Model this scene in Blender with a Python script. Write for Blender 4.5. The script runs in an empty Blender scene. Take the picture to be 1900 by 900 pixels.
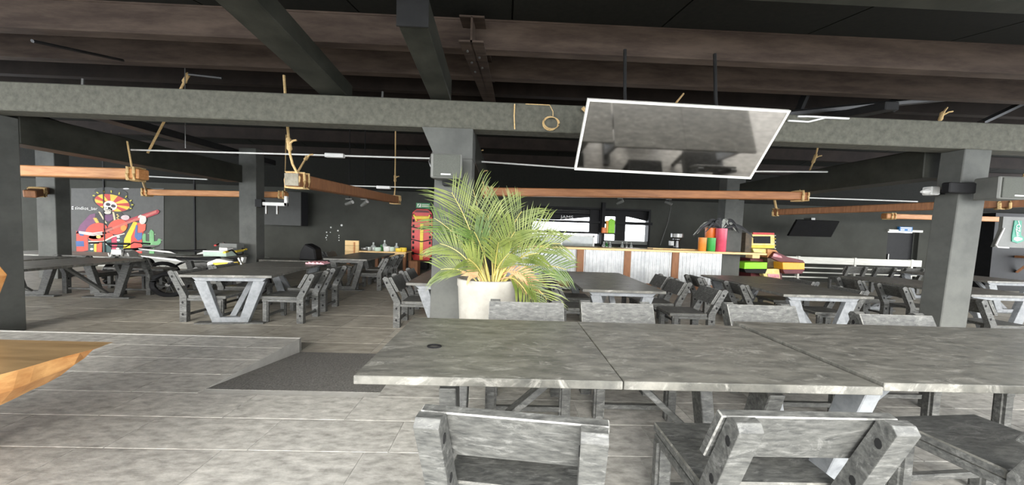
import bpy, bmesh, math, random
from mathutils import Vector, Matrix
random.seed(7)
S = bpy.context.scene
COL = S.collection

# ------------------------------------------------------------------ camera
EYE = 1.572
FPX = 570.0
YAW, PITCH, ROLL = math.radians(1.3), math.radians(2.57), 0.033
fw = Vector((math.sin(YAW)*math.cos(PITCH), math.cos(YAW)*math.cos(PITCH), -math.sin(PITCH)))
r0 = Vector((math.cos(YAW), -math.sin(YAW), 0)); u0 = r0.cross(fw)
rt = r0*math.cos(ROLL) + u0*math.sin(ROLL)
up = u0*math.cos(ROLL) - r0*math.sin(ROLL)
cam = bpy.data.objects.new('camera', bpy.data.cameras.new('camera'))
COL.objects.link(cam)
m = Matrix((rt, up, -fw)).transposed().to_4x4(); m.translation = (0, 0, EYE)
cam.matrix_world = m
cam.data.sensor_fit = 'HORIZONTAL'; cam.data.sensor_width = 36.0
cam.data.lens = FPX/1900*36.0
cam.data.clip_start = 0.02
S.camera = cam

def at(x, y, Y):
    """point at depth Y (metres in front of the terrace edge) read off the survey photo"""
    d = fw + rt*((x-950)/FPX) - up*((y-450)/FPX)
    d = d*(Y/d.y)
    return Vector((d.x, d.y, d.z+EYE))

# ------------------------------------------------------------------ light
w = bpy.data.worlds.new('world'); S.world = w; w.use_nodes = True
nt = w.node_tree; bg = nt.nodes['Background']
tc = nt.nodes.new('ShaderNodeTexCoord'); nz = nt.nodes.new('ShaderNodeTexNoise')
nz.inputs['Scale'].default_value = 2.2; nz.inputs['Detail'].default_value = 5
cr = nt.nodes.new('ShaderNodeValToRGB')
cr.color_ramp.elements[0].position = .35; cr.color_ramp.elements[0].color = (.80, .88, 1.0, 1)
cr.color_ramp.elements[1].position = .65; cr.color_ramp.elements[1].color = (1.0, .98, .93, 1)
nt.links.new(tc.outputs['Generated'], nz.inputs['Vector']); nt.links.new(nz.outputs['Fac'], cr.inputs['Fac'])
nt.links.new(cr.outputs['Color'], bg.inputs['Color'])
bg.inputs['Strength'].default_value = 2.6
sun = bpy.data.lights.new('sun', 'SUN'); sun.energy = 1.7; sun.angle = math.radians(40); sun.color = (1, .95, .87)
so = bpy.data.objects.new('sun', sun); COL.objects.link(so)
so.rotation_euler = (math.radians(71), 0, math.radians(-6))
S.view_settings.view_transform = 'Standard'; S.view_settings.look = 'None'
S.view_settings.gamma = 1.0; S.view_settings.use_curve_mapping = False
S.view_settings.exposure = 1.55

# ------------------------------------------------------------------ materials
def lin(c):
    return tuple(((v/255)/12.92 if v/255 <= .04045 else ((v/255+.055)/1.055)**2.4) for v in c)
MATS = {}
def mat(name, c1, c2=None, rough=.6, scale=8, stretch=(1, 1, 1), bump=0.0, metal=0.0, detail=6, lo=.35, hi=.65, spec=.5, randv=0.0, emit=0, trans=0, scuff=None):
    if name in MATS: return MATS[name]
    M = bpy.data.materials.new(name); M.use_nodes = True; MATS[name] = M
    t = M.node_tree; b = t.nodes['Principled BSDF']
    b.inputs['Roughness'].default_value = rough; b.inputs['Metallic'].default_value = metal
    b.inputs['Specular IOR Level'].default_value = spec
    a1 = lin(c1)+(1,); a2 = (lin(c2) if c2 else tuple(v*.85 for v in lin(c1)))+(1,)
    co = t.nodes.new('ShaderNodeTexCoord'); mp = t.nodes.new('ShaderNodeMapping'); mp.inputs['Scale'].default_value = stretch
    n = t.nodes.new('ShaderNodeTexNoise'); n.inputs['Scale'].default_value = scale; n.inputs['Detail'].default_value = detail
    n.inputs['Roughness'].default_value = .65
    r = t.nodes.new('ShaderNodeValToRGB'); r.color_ramp.elements[0].position = lo; r.color_ramp.elements[1].position = hi
    r.color_ramp.elements[0].color = a1; r.color_ramp.elements[1].color = a2
    oi = t.nodes.new('ShaderNodeObjectInfo')
    ad = t.nodes.new('ShaderNodeVectorMath'); ad.operation = 'MULTIPLY_ADD'
    ad.inputs[1].default_value = (1, 1, 1)
    cb = t.nodes.new('ShaderNodeCombineXYZ'); mu = t.nodes.new('ShaderNodeMath'); mu.operation = 'MULTIPLY'; mu.inputs[1].default_value = 37.0
    t.links.new(oi.outputs['Random'], mu.inputs[0]); t.links.new(mu.outputs[0], cb.inputs[0]); t.links.new(mu.outputs[0], cb.inputs[1])
    t.links.new(co.outputs['Object'], mp.inputs['Vector']); t.links.new(mp.outputs[0], ad.inputs[0]); t.links.new(cb.outputs[0], ad.inputs[2])
    t.links.new(ad.outputs[0], n.inputs['Vector']); t.links.new(n.outputs['Fac'], r.inputs['Fac'])
    src = r.outputs['Color']
    if scuff:
        n2 = t.nodes.new('ShaderNodeTexNoise'); n2.inputs['Scale'].default_value = 4.5; n2.inputs['Detail'].default_value = 14
        n2.inputs['Roughness'].default_value = .78; n2.inputs['Distortion'].default_value = 1.6
        r2 = t.nodes.new('ShaderNodeValToRGB'); r2.color_ramp.elements[0].position = .53; r2.color_ramp.elements[1].position = .68
        r2.color_ramp.elements[0].color = (0, 0, 0, 1); r2.color_ramp.elements[1].color = (.75, .75, .75, 1)
        mx = t.nodes.new('ShaderNodeMix'); mx.data_type = 'RGBA'; mx.inputs['B'].default_value = lin(scuff)+(1,)
        t.links.new(ad.outputs[0], n2.inputs['Vector']); t.links.new(n2.outputs['Fac'], r2.inputs['Fac'])
        t.links.new(r2.outputs['Color'], mx.inputs['Factor']); t.links.new(src, mx.inputs['A']); src = mx.outputs['Result']
    if randv:
        hs = t.nodes.new('ShaderNodeHueSaturation'); mr = t.nodes.new('ShaderNodeMapRange')
        mr.inputs['To Min'].default_value = 1-randv; mr.inputs['To Max'].default_value = 1+randv
        t.links.new(oi.outputs['Random'], mr.inputs['Value']); t.links.new(mr.outputs[0], hs.inputs['Value'])
        t.links.new(src, hs.inputs['Color']); src = hs.outputs['Color']
    t.links.new(src, b.inputs['Base Color'])
    if bump:
        bp = t.nodes.new('ShaderNodeBump'); bp.inputs['Strength'].default_value = bump; bp.inputs['Distance'].default_value = .01
        t.links.new(n.outputs['Fac'], bp.inputs['Height']); t.links.new(bp.outputs[0], b.inputs['Normal'])
    if emit:
        t.links.new(src, b.inputs['Emission Color']); b.inputs['Emission Strength'].default_value = emit
    if trans: b.inputs['Transmission Weight'].default_value = trans
    return M

TILE_N = mat('platform tile', (126, 124, 118), (192, 189, 182), rough=.5, scale=9, stretch=(1, 2.5, 1), bump=.25, detail=12, randv=.12, lo=.3, hi=.7)
TILE_F = mat('floor tile', (122, 117, 106), (182, 176, 163), rough=.5, scale=4.0, stretch=(1, 3.5, 1), bump=.15, detail=10, randv=.10, lo=.3, hi=.7)
GROUT = mat('grout', (176, 174, 168), (160, 158, 152), rough=.7)
RAMPM = mat('ramp concrete', (92, 90, 86), (132, 130, 125), rough=.85, scale=60, bump=.5)
BLK = mat('dusty black paint', (50, 51, 50), (104, 104, 100), rough=.55, scale=16, stretch=(1, 3, 3), bump=.3, detail=10, lo=.3, hi=.75, randv=.06, scuff=(140, 140, 136))
WORN = mat('worn edge', (104, 104, 100), (158, 157, 152), rough=.5, scale=30, lo=.35, hi=.6)
BLKD = mat('dark recess', (16, 16, 16), rough=.8)
BLKT = mat('dusty black tabletop', (74, 74, 70), (128, 126, 118), rough=.4, scale=7, stretch=(1, 3, 1), bump=.22, detail=11, lo=.3, hi=.75, randv=.05, scuff=(172, 170, 162))
STEEL = mat('grey painted trestle', (108, 111, 114), (145, 148, 150), rough=.5, scale=14, bump=.12, lo=.3, hi=.75)
WALL = mat('charcoal wall', (60, 61, 56), (69, 70, 65), rough=.8, scale=1.2, bump=.04, spec=.15)
WALLM = mat('mural ground', (72, 72, 69), (80, 80, 76), rough=.8, scale=1.5)
CONC = mat('grey painted concrete', (70, 70, 62), (98, 97, 86), rough=.85, scale=14, bump=.9, detail=10, lo=.3, hi=.7)
COLM = mat('grey painted column', (80, 81, 78), (95, 96, 92), rough=.7, scale=2.5, bump=.08, spec=.25)
ROOFM = mat('black roof sheet', (28, 29, 26), (35, 35, 31), rough=.8, scale=20, bump=.05, spec=.15)
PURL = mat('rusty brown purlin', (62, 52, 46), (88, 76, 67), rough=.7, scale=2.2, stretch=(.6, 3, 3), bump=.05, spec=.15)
PURL_SHADE = mat('shaded brown purlin', (34, 28, 25), (46, 39, 34), rough=.7, scale=2.2, spec=.15)  # darker copy of PURL: shade deep under the roof put into the colour
PIPE = mat('black steel pipe', (28, 28, 28), (38, 38, 38), rough=.45)
RAFT = mat('dark steel rafter', (40, 41, 36), (56, 56, 50), rough=.45, scale=3, spec=.15)
WOOD = mat('warm pine', (178, 116, 66), (206, 150, 96), rough=.55, scale=3, stretch=(1, 9, 9), bump=.1)
WOODM = mat('brown pine', (140, 90, 52), (168, 112, 68), rough=.55, scale=3, stretch=(1, 9, 9), bump=.1)
GREYW = mat('grey sawn end', (120, 114, 100), (150, 144, 128), rough=.8, scale=14)
WOODD = mat('reddish brown pine', (122, 80, 50), (150, 102, 66), rough=.6, scale=3, stretch=(9, 9, 1), bump=.1)
WOODL = mat('pale pine', (222, 186, 128), (240, 208, 152), rough=.5, scale=3, stretch=(1, 9, 9), bump=.05)
SLAB = mat('varnished slab top', (104, 84, 56), (138, 114, 80), rough=.3, scale=2.5, stretch=(1, 8, 8), bump=.05)
SLABE = mat('live edge timber', (160, 104, 52), (206, 156, 98), rough=.45, scale=7, stretch=(1, 1, 2), bump=.35)
ROPE = mat('jute rope', (196, 160, 104), (222, 194, 144), rough=.9, scale=60, bump=.5)
WHT = mat('white plastic', (225, 225, 222), (212, 212, 208), rough=.4)
CORR = mat('galvanised sheet', (214, 216, 216), (188, 191, 192), rough=.32, metal=.35, scale=5)
CHROME = mat('chrome', (74, 74, 74), rough=.25, metal=1)
SPK = mat('grey speaker cloth', (74, 76, 70), (86, 88, 82), rough=.9, scale=120, bump=.2)
SPKB = mat('speaker case', (94, 95, 90), (104, 105, 100), rough=.5)
GLOSS = mat('black glass screen', (206, 203, 200), (200, 197, 194), rough=.06, metal=1.0, scale=2)
TVB = mat('matte tv screen', (60, 61, 58), (64, 65, 62), rough=.35, spec=.15)
BLACK = mat('black plastic', (24, 24, 25), (30, 30, 31), rough=.5, spec=.15)
POT = mat('cast white concrete', (172, 169, 160), (142, 138, 128), rough=.8, scale=4, bump=.25, lo=.4, hi=.8)
SOIL = mat('dry soil', (70, 56, 42), (104, 88, 66), rough=.95, scale=30, bump=.8)
LEAF = mat('palm leaf', (70, 88, 30), (128, 138, 70), rough=.45, scale=3)
LEAF2 = mat('dark palm leaf', (50, 76, 24), (92, 116, 44), rough=.45, scale=3)
STEM = mat('yellow palm stem', (176, 166, 88), (196, 180, 110), rough=.5)
DRY = mat('dry palm leaf', (166, 120, 84), (196, 160, 118), rough=.8)
RED = mat('red plastic', (205, 50, 44), (190, 42, 38), rough=.4)
YEL = mat('yellow plastic', (238, 210, 70), (228, 196, 56), rough=.5)
GRN = mat('green enamel', (70, 178, 84), (60, 164, 72), rough=.4)
LIME = mat('lime vinyl', (150, 226, 24), (138, 212, 20), rough=.4)
ORG = mat('orange enamel', (238, 128, 50), (228, 116, 40), rough=.35)
AMB2 = mat('light orange enamel', (240, 150, 60), (232, 140, 52), rough=.35)
AMB = mat('amber vinyl', (246, 178, 50), (236, 164, 40), rough=.4)
PINK = mat('pink enamel', (232, 92, 116), (222, 80, 104), rough=.3)
MAROON = mat('maroon panel', (104, 36, 40), (88, 30, 36), rough=.5)
OLIVE = mat('brown side panel', (96, 80, 56), (64, 54, 42), rough=.6, scale=12)
CREAM = mat('cream panel', (232, 208, 120), (240, 224, 160), rough=.5, scale=10)
FEATH = mat('black feather', (26, 26, 30), (60, 60, 60), rough=.6, scale=10)
FEATHW = mat('grey feather', (196, 200, 190), (150, 150, 144), rough=.7, scale=10)
SIGNG = mat('green sign', (76, 150, 100), (82, 156, 106), rough=.5)
SIGNB = mat('blue sign', (40, 110, 170), (44, 116, 178), rough=.5)
MINT = mat('pale mint box', (196, 214, 200), (180, 200, 186), rough=.6)
GLASS = mat('grey glass', (150, 156, 154), (138, 144, 142), rough=.08, spec=.8)
GREYB = mat('grey board', (108, 110, 106), (118, 120, 116), rough=.7)
RAILM = mat('weathered white rail', (196, 196, 186), (214, 214, 206), rough=.6, scale=3, stretch=(1, 1, 8))
STONE = mat('pale stone step', (176, 176, 170), (150, 150, 144), rough=.8, scale=5, bump=.4)
PINKC = mat('pink cloth', (214, 130, 140), (232, 190, 194), rough=.9, scale=10)
SILV = mat('brushed metal', (130, 130, 127), (112, 112, 109), rough=.3, metal=.7)
SIGNM = mat('pale green poster', (120, 170, 130), (150, 190, 150), rough=.6, scale=10)
TEAL = mat('teal sign', (40, 130, 104), (44, 138, 112), rough=.5)
EDGEW = mat('screen bezel', (226, 224, 216), (216, 214, 206), rough=.4)
BOTG = mat('green glass bottle', (40, 90, 44), (60, 120, 60), rough=.1, spec=.8)
BOTC = mat('clear glass bottle', (170, 175, 172), (150, 156, 152), rough=.1, spec=.8)

# ------------------------------------------------------------------ mesh helpers
class MB:
    def __init__(s): s.v = []; s.f = []; s.mi = []; s.cur = 0
    def add(s, vs, fs):
        o = len(s.v); s.v += [tuple(v) for v in vs]
        s.f += [tuple(i+o for i in f) for f in fs]; s.mi += [s.cur]*len(fs); return s
    def box(s, x0, x1, y0, y1, z0, z1):
        return s.hexa([(x0, y0, z0), (x1, y0, z0), (x1, y1, z0), (x0, y1, z0)], [(x0, y0, z1), (x1, y0, z1), (x1, y1, z1), (x0, y1, z1)])
    def hexa(s, b, t):
        return s.add(list(b)+list(t), [(3, 2, 1, 0), (4, 5, 6, 7), (0, 1, 5, 4), (1, 2, 6, 5), (2, 3, 7, 6), (3, 0, 4, 7)])
    def prism(s, pts, d):
        """extrude closed polygon pts (3D) by vector d"""
        n = len(pts); d = Vector(d)
        a = [Vector(p) for p in pts]; b = [p+d for p in a]
        return s.add(a+b, [tuple(range(n-1, -1, -1)), tuple(range(n, 2*n))]+[(i, (i+1) % n, n+(i+1) % n, n+i) for i in range(n)])
    def bar(s, p, q, wd, ht, upv=(0, 0, 1)):
        p = Vector(p); q = Vector(q); d = (q-p).normalized(); u = Vector(upv)
        sx = d.cross(u)
        if sx.length < 1e-4: sx = d.cross(Vector((0, 1, 0)))
        sx.normalize(); uu = sx.cross(d)
        c = [(-1, -1), (1, -1), (1, 1), (-1, 1)]
        return s.hexa([p+sx*(a*wd/2)+uu*(b*ht/2) for a, b in c], [q+sx*(a*wd/2)+uu*(b*ht/2) for a, b in c])
    def tube(s, pts, r, n=8, closed=False):
        pts = [Vector(p) for p in pts]; rings = []; L = len(pts)
        for i, p in enumerate(pts):
            if closed: d = pts[(i+1) % L]-pts[i-1]
            else: d = pts[min(i+1, L-1)]-pts[max(i-1, 0)]
            d.normalize(); a = d.cross(Vector((.13, .2, 1)) if abs(d.z) < .9 else Vector((1, .1, 0))); a.normalize(); b = d.cross(a)
            rr = r[i] if isinstance(r, (list, tuple)) else r
            rings.append([p+(a*math.cos(2*math.pi*k/n)+b*math.sin(2*math.pi*k/n))*rr for k in range(n)])
        vs = [v for ring in rings for v in ring]; fs = []
        for i in range(L if closed else L-1):
            j = (i+1) % L
            fs += [(i*n+k, i*n+(k+1) % n, j*n+(k+1) % n, j*n+k) for k in range(n)]
        if not closed: fs += [tuple(range(n-1, -1, -1)), tuple((L-1)*n+k for k in range(n))]
        return s.add(vs, fs)
    def lathe(s, prof, c=(0, 0, 0), n=20, sx=1.0, sy=1.0):
        vs = []; fs = []
        for r, z in prof:
            vs += [(c[0]+sx*r*math.cos(2*math.pi*k/n), c[1]+sy*r*math.sin(2*math.pi*k/n), c[2]+z) for k in range(n)]
        for i in range(len(prof)-1):
            fs += [(i*n+k, i*n+(k+1) % n, (i+1)*n+(k+1) % n, (i+1)*n+k) for k in range(n)]
        fs += [tuple(range(n-1, -1, -1)), tuple((len(prof)-1)*n+k for k in range(n))]
        return s.add(vs, fs)
    def xf(s, fn):
        s.v = [tuple(fn(Vector(v))) for v in s.v]; return s
    def mesh(s, name, mats, bevel=0, smooth=False, worn=None, seg=1):
        me = bpy.data.meshes.new(name); me.from_pydata(s.v, [], s.f)
        mats = mats if isinstance(mats, (list, tuple)) else [mats]
        mats = list(mats)+([worn] if worn else [])
        for M in mats: me.materials.append(M)
        for p, i in zip(me.polygons, s.mi): p.material_index = min(i, len(mats)-1)
        bm = bmesh.new(); bm.from_mesh(me); bmesh.ops.recalc_face_normals(bm, faces=bm.faces)
        if bevel:
            bmesh.ops.bevel(bm, geom=[e for e in bm.edges if len(e.link_faces) == 2 and e.calc_face_angle(0) > .5], offset=bevel, segments=seg, affect='EDGES', clamp_overlap=True, material=(len(mats)-1 if worn else -1))
        bm.to_mesh(me); bm.free()
        if smooth:
            for p in me.polygons: p.use_smooth = True
            try: me.set_sharp_from_angle(angle=math.radians(40))
            except Exception: pass
        return me
    def build(s, name, mats, parent=None, bevel=0, smooth=False, origin=None, worn=None, seg=1):
        if origin is not None:
            o_ = Vector(origin); s.v = [tuple(Vector(v)-o_) for v in s.v]
        o = bpy.data.objects.new(name, s.mesh(name, mats, bevel, smooth, worn, seg)); COL.objects.link(o)
        if parent is not None: o.parent = parent
        if origin is not None: o.location = Vector(origin)
        return o

def tag(o, label=None, cat=None, group=None, kind=None):
    if label: o['label'] = label
    if cat: o['category'] = cat
    if group: o['group'] = group
    if kind: o['kind'] = kind
    return o
def thing(name, label, cat, loc=(0, 0, 0), group=None):
    o = bpy.data.objects.new(name, None); o.empty_display_size = .1; COL.objects.link(o); o.location = loc
    return tag(o, label, cat, group)
KIDS = {}
def copy_tree(o, parent=None):
    c = o.copy(); COL.objects.link(c)
    if parent is not None: c.parent = parent
    for ch in list(o.children): copy_tree(ch, c)
    return c
def struct(o, label=None, cat=None):
    o['kind'] = 'structure'
    if label: o['label'] = label
    if cat: o['category'] = cat
    return o
def text_mesh(txt, size, name, M, parent, loc, rot=(math.pi/2, 0, 0), sx=1.0, ext=.002):
    cu = bpy.data.curves.new(name, 'FONT'); cu.body = txt; cu.size = size; cu.extrude = ext; cu.align_x = 'CENTER'; cu.align_y = 'CENTER'
    t = bpy.data.objects.new(name, cu); COL.objects.link(t)
    dg = bpy.context.evaluated_depsgraph_get(); dg.update()
    me = bpy.data.meshes.new_from_object(t.evaluated_get(dg)); bpy.data.objects.remove(t); bpy.data.curves.remove(cu)
    me.materials.clear(); me.materials.append(M)
    o = bpy.data.objects.new(name, me); COL.objects.link(o); o.parent = parent; o.location = loc; o.rotation_euler = rot; o.scale = (sx, 1, 1)
    return o

# ================================================================== SETTING
PZ = .175          # height of the near platform
PE = 3.69          # far edge of the platform
# ---- lower floor
fl = struct(MB().box(-22, 20, PE-.35, 12.0, -.2, -.002).build('floor', GROUT), 'lower floor of grey tiles beyond the platform step', 'floor')
tw, td, g = .85, .62, .007
tile_far = MB().box(g/2, tw-g/2, g/2, td-g/2, -.02, 0).mesh('tile', TILE_F, bevel=.002)
cells = []
y = PE-.29
while y < 10.9:
    x = -22.0
    while x < 20:
        cells.append((y*y+ (x*.55)**2, x, y)); x += tw
    y += td
vis = [c for c in cells if abs(c[1]+.4) < (c[2]+td)*1.72]
vis.sort(); near = set((c[1], c[2]) for c in vis[:285])
rest = MB()
for _, x, y in cells:
    if (x, y) in near:
        o = bpy.data.objects.new('tile', tile_far); COL.objects.link(o); o.parent = fl; o.location = (x, y, .001)
    else:
        rest.box(x+g/2, x+tw-g/2, y+g/2, y+td-g/2, -.02, 0)
o = rest.build('tile', TILE_F, fl); o['kind'] = 'stuff'
# ---- near platform: left block, a block behind the ramp, right block
RX0, RX1, RY0, RY1 = -2.42, -1.0, 2.52, 3.69
pb = MB()
pb.box(-12, RX0, -7, PE, -.2, PZ-.003); pb.box(RX0, RX1, -7, RY0, -.2, PZ-.003); pb.box(RX1, 12, -7, PE-.12, -.2, PZ-.003)
pl = struct(pb.build('platform', GROUT), 'raised near platform of large pale grey tiles', 'platform')
rw = .3085
nt_ = 0
tile_cache = {}
far_tiles = MB()
rows = [PE-rw*k for k in range(0, 35)]
for k, y1 in enumerate(rows):
    y0 = y1-rw
    off = [(-2.8), (-1.96), (-1.12)][0]
    sh = off+tw*(.5 if k % 2 else 0)+(.0 if k % 4 < 2 else .28)
    x = sh-tw*12
    while x < 12:
        xa, xb = x, x+tw; x += tw
        segs = [(xa, xb)]
        if y1 > RY0+.02:      # rows beside the ramp
            segs = []
            if xa < RX0-.02: segs.append((xa, min(xb, RX0)))
            if xb > RX1+.02: segs.append((max(xa, RX1), xb))
        ya, yb = y0, y1
        for a, b in segs:
            if a >= RX1-.01 and yb > PE-.12: yb = PE-.12
            if b-a < .05 or yb-ya < .03: continue
            box = (a+g/2, b-g/2, ya+g/2, yb-g/2)
            if y1 > .9 and abs((a+b)/2) < (y1+.3)*1.8:
                key = (round(b-a, 3), round(yb-ya, 3))
                if key not in tile_cache:
                    tile_cache[key] = MB().box(g/2, b-a-g/2, g/2, yb-ya-g/2, -.02, 0).mesh('tile', TILE_N, bevel=.0015)
                o = bpy.data.objects.new('tile', tile_cache[key]); COL.objects.link(o); o.parent = pl; o.location = (a, ya, PZ); nt_ += 1
            else:
                far_tiles.box(*box, PZ-.02, PZ)
o = far_tiles.build('tile', TILE_N, pl); o['kind'] = 'stuff'
struct(MB().box(-12, RX0, PE-.012, PE+.012, -.05, PZ+.004).build('trim_platform', GROUT), 'pale edge strip of the platform step', 'trim')
struct(MB().hexa([(RX0, RY0, -.1), (RX1, RY0, -.1), (RX1, RY1, -.1), (RX0, RY1, -.1)],
                 [(RX0, RY0, PZ), (RX1, RY0, PZ), (RX1, RY1, .006), (RX0, RY1, .006)]).build('ramp', RAMPM), 'rough concrete ramp from platform to lower floor', 'ramp')

# ---- walls
WY = 10.9
kx0, kx1, kz0, kz1 = at(988, 400, WY).x, at(1113, 400, WY).x, 1.15, 2.35       # kitchen openings
dx0, dx1 = at(1122, 400, WY).x, at(1203, 400, WY).x
ex0, ex1 = at(1648, 430, WY).x, at(1706, 430, WY).x
wb = MB()
def wall_seg(x0, x1, z0=0, z1=2.75): wb.box(x0, x1, WY, WY+.2, z0, z1)
wall_seg(-16.9, kx0); wall_seg(kx1, dx0); wall_seg(dx1, ex0); wall_seg(ex1, 20)
for a, b in ((kx0, kx1), (dx0, dx1)): wall_seg(a, b, 0, kz0); wall_seg(a, b, kz1, 2.75)
wall_seg(ex0, ex1, 1.95, 2.75)
struct(wb.build('wall_back', WALL), 'charcoal back wall', 'wall')
struct(MB().box(-22, 20, WY-.02, WY+.2, 2.75, 4.3).build('wall_upper', ROOFM), 'black upper part of the back wall', 'wall')
struct(MB().box(-22, -16.9, WY+.6, WY+.7, 0, 1.17).build('wall_left', GREYB), 'low grey wall at the far left', 'wall')
struct(MB().box(ex0-.3, ex1+.3, WY+1.6, WY+1.7, 0, 3).build('wall_passage', WALL), 'dark wall inside the exit passage', 'wall')
# door in the passage
dr = struct(MB().box(ex0+.05, ex1-.05, WY+.12, WY+.17, 0, 1.9).build('door_1', BLACK), 'dark door under the blue sign', 'door')
MB().box(ex0+.15, ex0+.19, WY+.06, WY+.12, .9, 1.1).build('door_handle', SILV, dr)
struct(MB().box(ex0-.05, ex1+.05, WY-.06, WY, 1.92, 2.0).build('trim_door', RAILM), 'pale lintel over the exit door', 'trim')
for xx in (at(362, 400, WY).x, at(195, 400, WY).x):
    struct(MB().box(xx-.02, xx+.02, WY-.03, WY, 0, 3.6).build('trim_wall', BLACK), 'thin dark vertical strip on the back wall', 'trim')
# stage step under the mural
st = struct(MB().box(-16.0, -8.2, 9.7, WY, 0, .30).build('platform_stage', STONE), 'low pale stone step under the mural wall', 'step')

# ---- roof
RIDGE = 7.6
def zr(Y): return 3.66+.22*((Y if Y < RIDGE else 2*RIDGE-Y)-2.4)
ce = struct(MB().prism([(-24, .3, zr(.3)+.03), (-24, RIDGE, zr(RIDGE)+.03), (-24, 12, zr(12)+.03), (-24, 12, zr(12)+.12), (-24, RIDGE, zr(RIDGE)+.12), (-24, .3, zr(.3)+.12)], (46, 0, 0)).build('ceiling', ROOFM), 'black pitched sheet roof', 'ceiling')
pnl = MB().hexa([(.01, .32, zr(.32)), (1.69, .32, zr(.32)), (1.69, RIDGE, zr(RIDGE)), (.01, RIDGE, zr(RIDGE))], [(.01, .32, zr(.32)+.03), (1.69, .32, zr(.32)+.03), (1.69, RIDGE, zr(RIDGE)+.03), (.01, RIDGE, zr(RIDGE)+.03)]).mesh('roof_panel', ROOFM)
pnl2 = MB().hexa([(.01, RIDGE, zr(RIDGE)), (1.69, RIDGE, zr(RIDGE)), (1.69, 12, zr(12)), (.01, 12, zr(12))], [(.01, RIDGE, zr(RIDGE)+.03), (1.69, RIDGE, zr(RIDGE)+.03), (1.69, 12, zr(12)+.03), (.01, 12, zr(12)+.03)]).mesh('roof_panel', ROOFM)
for k in range(22):
    for pm in (pnl, pnl2):
        o = bpy.data.objects.new('roof_panel', pm); COL.objects.link(o); o.parent = ce; o.location = (-18.7+1.7*k, 0, 0)
ZP1 = .13
struct(MB().box(-18, 19, -.75, .34, zr(.3)+.02, zr(.3)+.12).build('ceiling_shade_panel', ROOFM), 'flat black panel added out of view before the pitched roof to shade the near end', 'ceiling')  # unseen overhang, added to cut the daylight on the near tables and floor
PL = ['nearest the camera', 'second from the front', 'third from the front', 'fourth from the front', 'fifth, under the roof ridge', 'sixth, past the ridge', 'seventh, near the back wall', 'eighth, against the back wall']
for i, Y in enumerate((2.4, 3.6, 4.8, 6.0, 7.2, 8.4, 9.6, 10.7)):
    z = zr(Y)-.34; x0, x1 = -17, 19
    if i == 0: z += ZP1
    if i == 0: x0 = .0
    b = MB(); b.box(x0, x1, Y-.02, Y+.01, z+.02, z+.335); b.box(x0, x1, Y-.03, Y+.09, z, z+.025); b.box(x0, x1, Y-.03, Y+.07, z+.315, z+.335)
    tag(b.build('roof_purlin', RAFT if i == 0 else PURL if i < 3 else PURL_SHADE), 'brown steel roof purlin, ' + PL[i], 'purlin')
def slope_beam(name, x0, x1, ya, za, yb, zb, h, M, label):
    return tag(MB().hexa([(x0, ya, za), (x1, ya, za), (x1, yb, zb), (x0, yb, zb)], [(x0, ya, za+h), (x1, ya, za+h), (x1, yb, zb+h), (x0, yb, zb+h)]).build(name, M, bevel=.01), label, 'rafter')
slope_beam('steel_rafter', -2.36, -2.02, 2.25, 3.33, 4.08, 3.14, .2, RAFT, 'dark steel tube rafter ending on the beam left of the middle column')
t = thing('steel_rafter', 'dark box rafter with a glossy cut end above the middle column', 'rafter', (-.87, 2.8, 3.30))
MB().hexa([(-.13, 0, .02), (.13, 0, .02), (.13, 1.2, -.13), (-.13, 1.2, -.13)], [(-.13, 0, .28), (.13, 0, .28), (.13, 1.2, .13), (-.13, 1.2, .13)]).build('tube', RAFT, t, bevel=.008)
MB().box(-.14, .14, -.015, 0, .01, .29).build('end_plate', PIPE, t)
t = thing('steel_joist', 'rusty brown steel joist with bolts just right of the box rafter', 'joist', (-.42, 3.3, 3.5))
b = MB(); L = 4.2
for (xa, xb, za, zb) in ((-.01, .01, 0, .26), (-.13, .13, 0, .02), (-.13, .13, .25, .27)):
    b.hexa([(xa, 0, za), (xb, 0, za), (xb, L, za+.22*L), (xa, L, za+.22*L)], [(xa, 0, zb), (xb, 0, zb), (xb, L, zb+.22*L), (xa, L, zb+.22*L)])
b.build('web', PURL, t)
for k in range(5): MB().lathe([(.014, 0), (.014, .015), (.006, .02)], (-.055+.11*(k % 2), .15+.2*k, -.02+.044*k), 6).build('bolt', SILV, t)
slope_beam('steel_rafter', 5.3, 5.5, 4.3, 3.42, 7.5, 3.9, .12, PIPE, 'dark steel brace behind the hanging screen to its right')
slope_beam('steel_rafter', -6.9, -6.6, 4.3, 3.15, 9.0, 3.15, .14, PIPE, 'dark steel brace over the far left tables')
for a, bb, lb in (((1420, 215, 5.0), (1900, 168, 5.0), 'long dark steel tie rising to the right above the beam'), ((1820, 228, 5.4), (1900, 190, 5.4), 'short dark steel tie at the right edge above the beam'),
                  ((85, 222, 4.6), (240, 280, 6.8), 'dark steel tie below the beam at the left'), ((60, 76, 3.7), (228, 112, 4.6), 'thin dark rod under the purlins at the upper left'), ((350, 138, 4.9), (412, 145, 5.0), 'short dark rod beside the upper rope knot')):
    tag(MB().tube([at(*a), at(*bb)], .02 if 'rod' in lb else .05, 6).build('steel_tie', PIPE), lb, 'steel tie')
for px in (1490, 1660): tag(MB().bar(at(px-10, 210, 5.1), at(px+12, 160, 5.1), .12, .05).build('steel_post', PIPE), 'short dark strut above the beam %s' % ('beside the screen corner' if px < 1500 else 'right of the screen'), 'strut')

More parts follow.
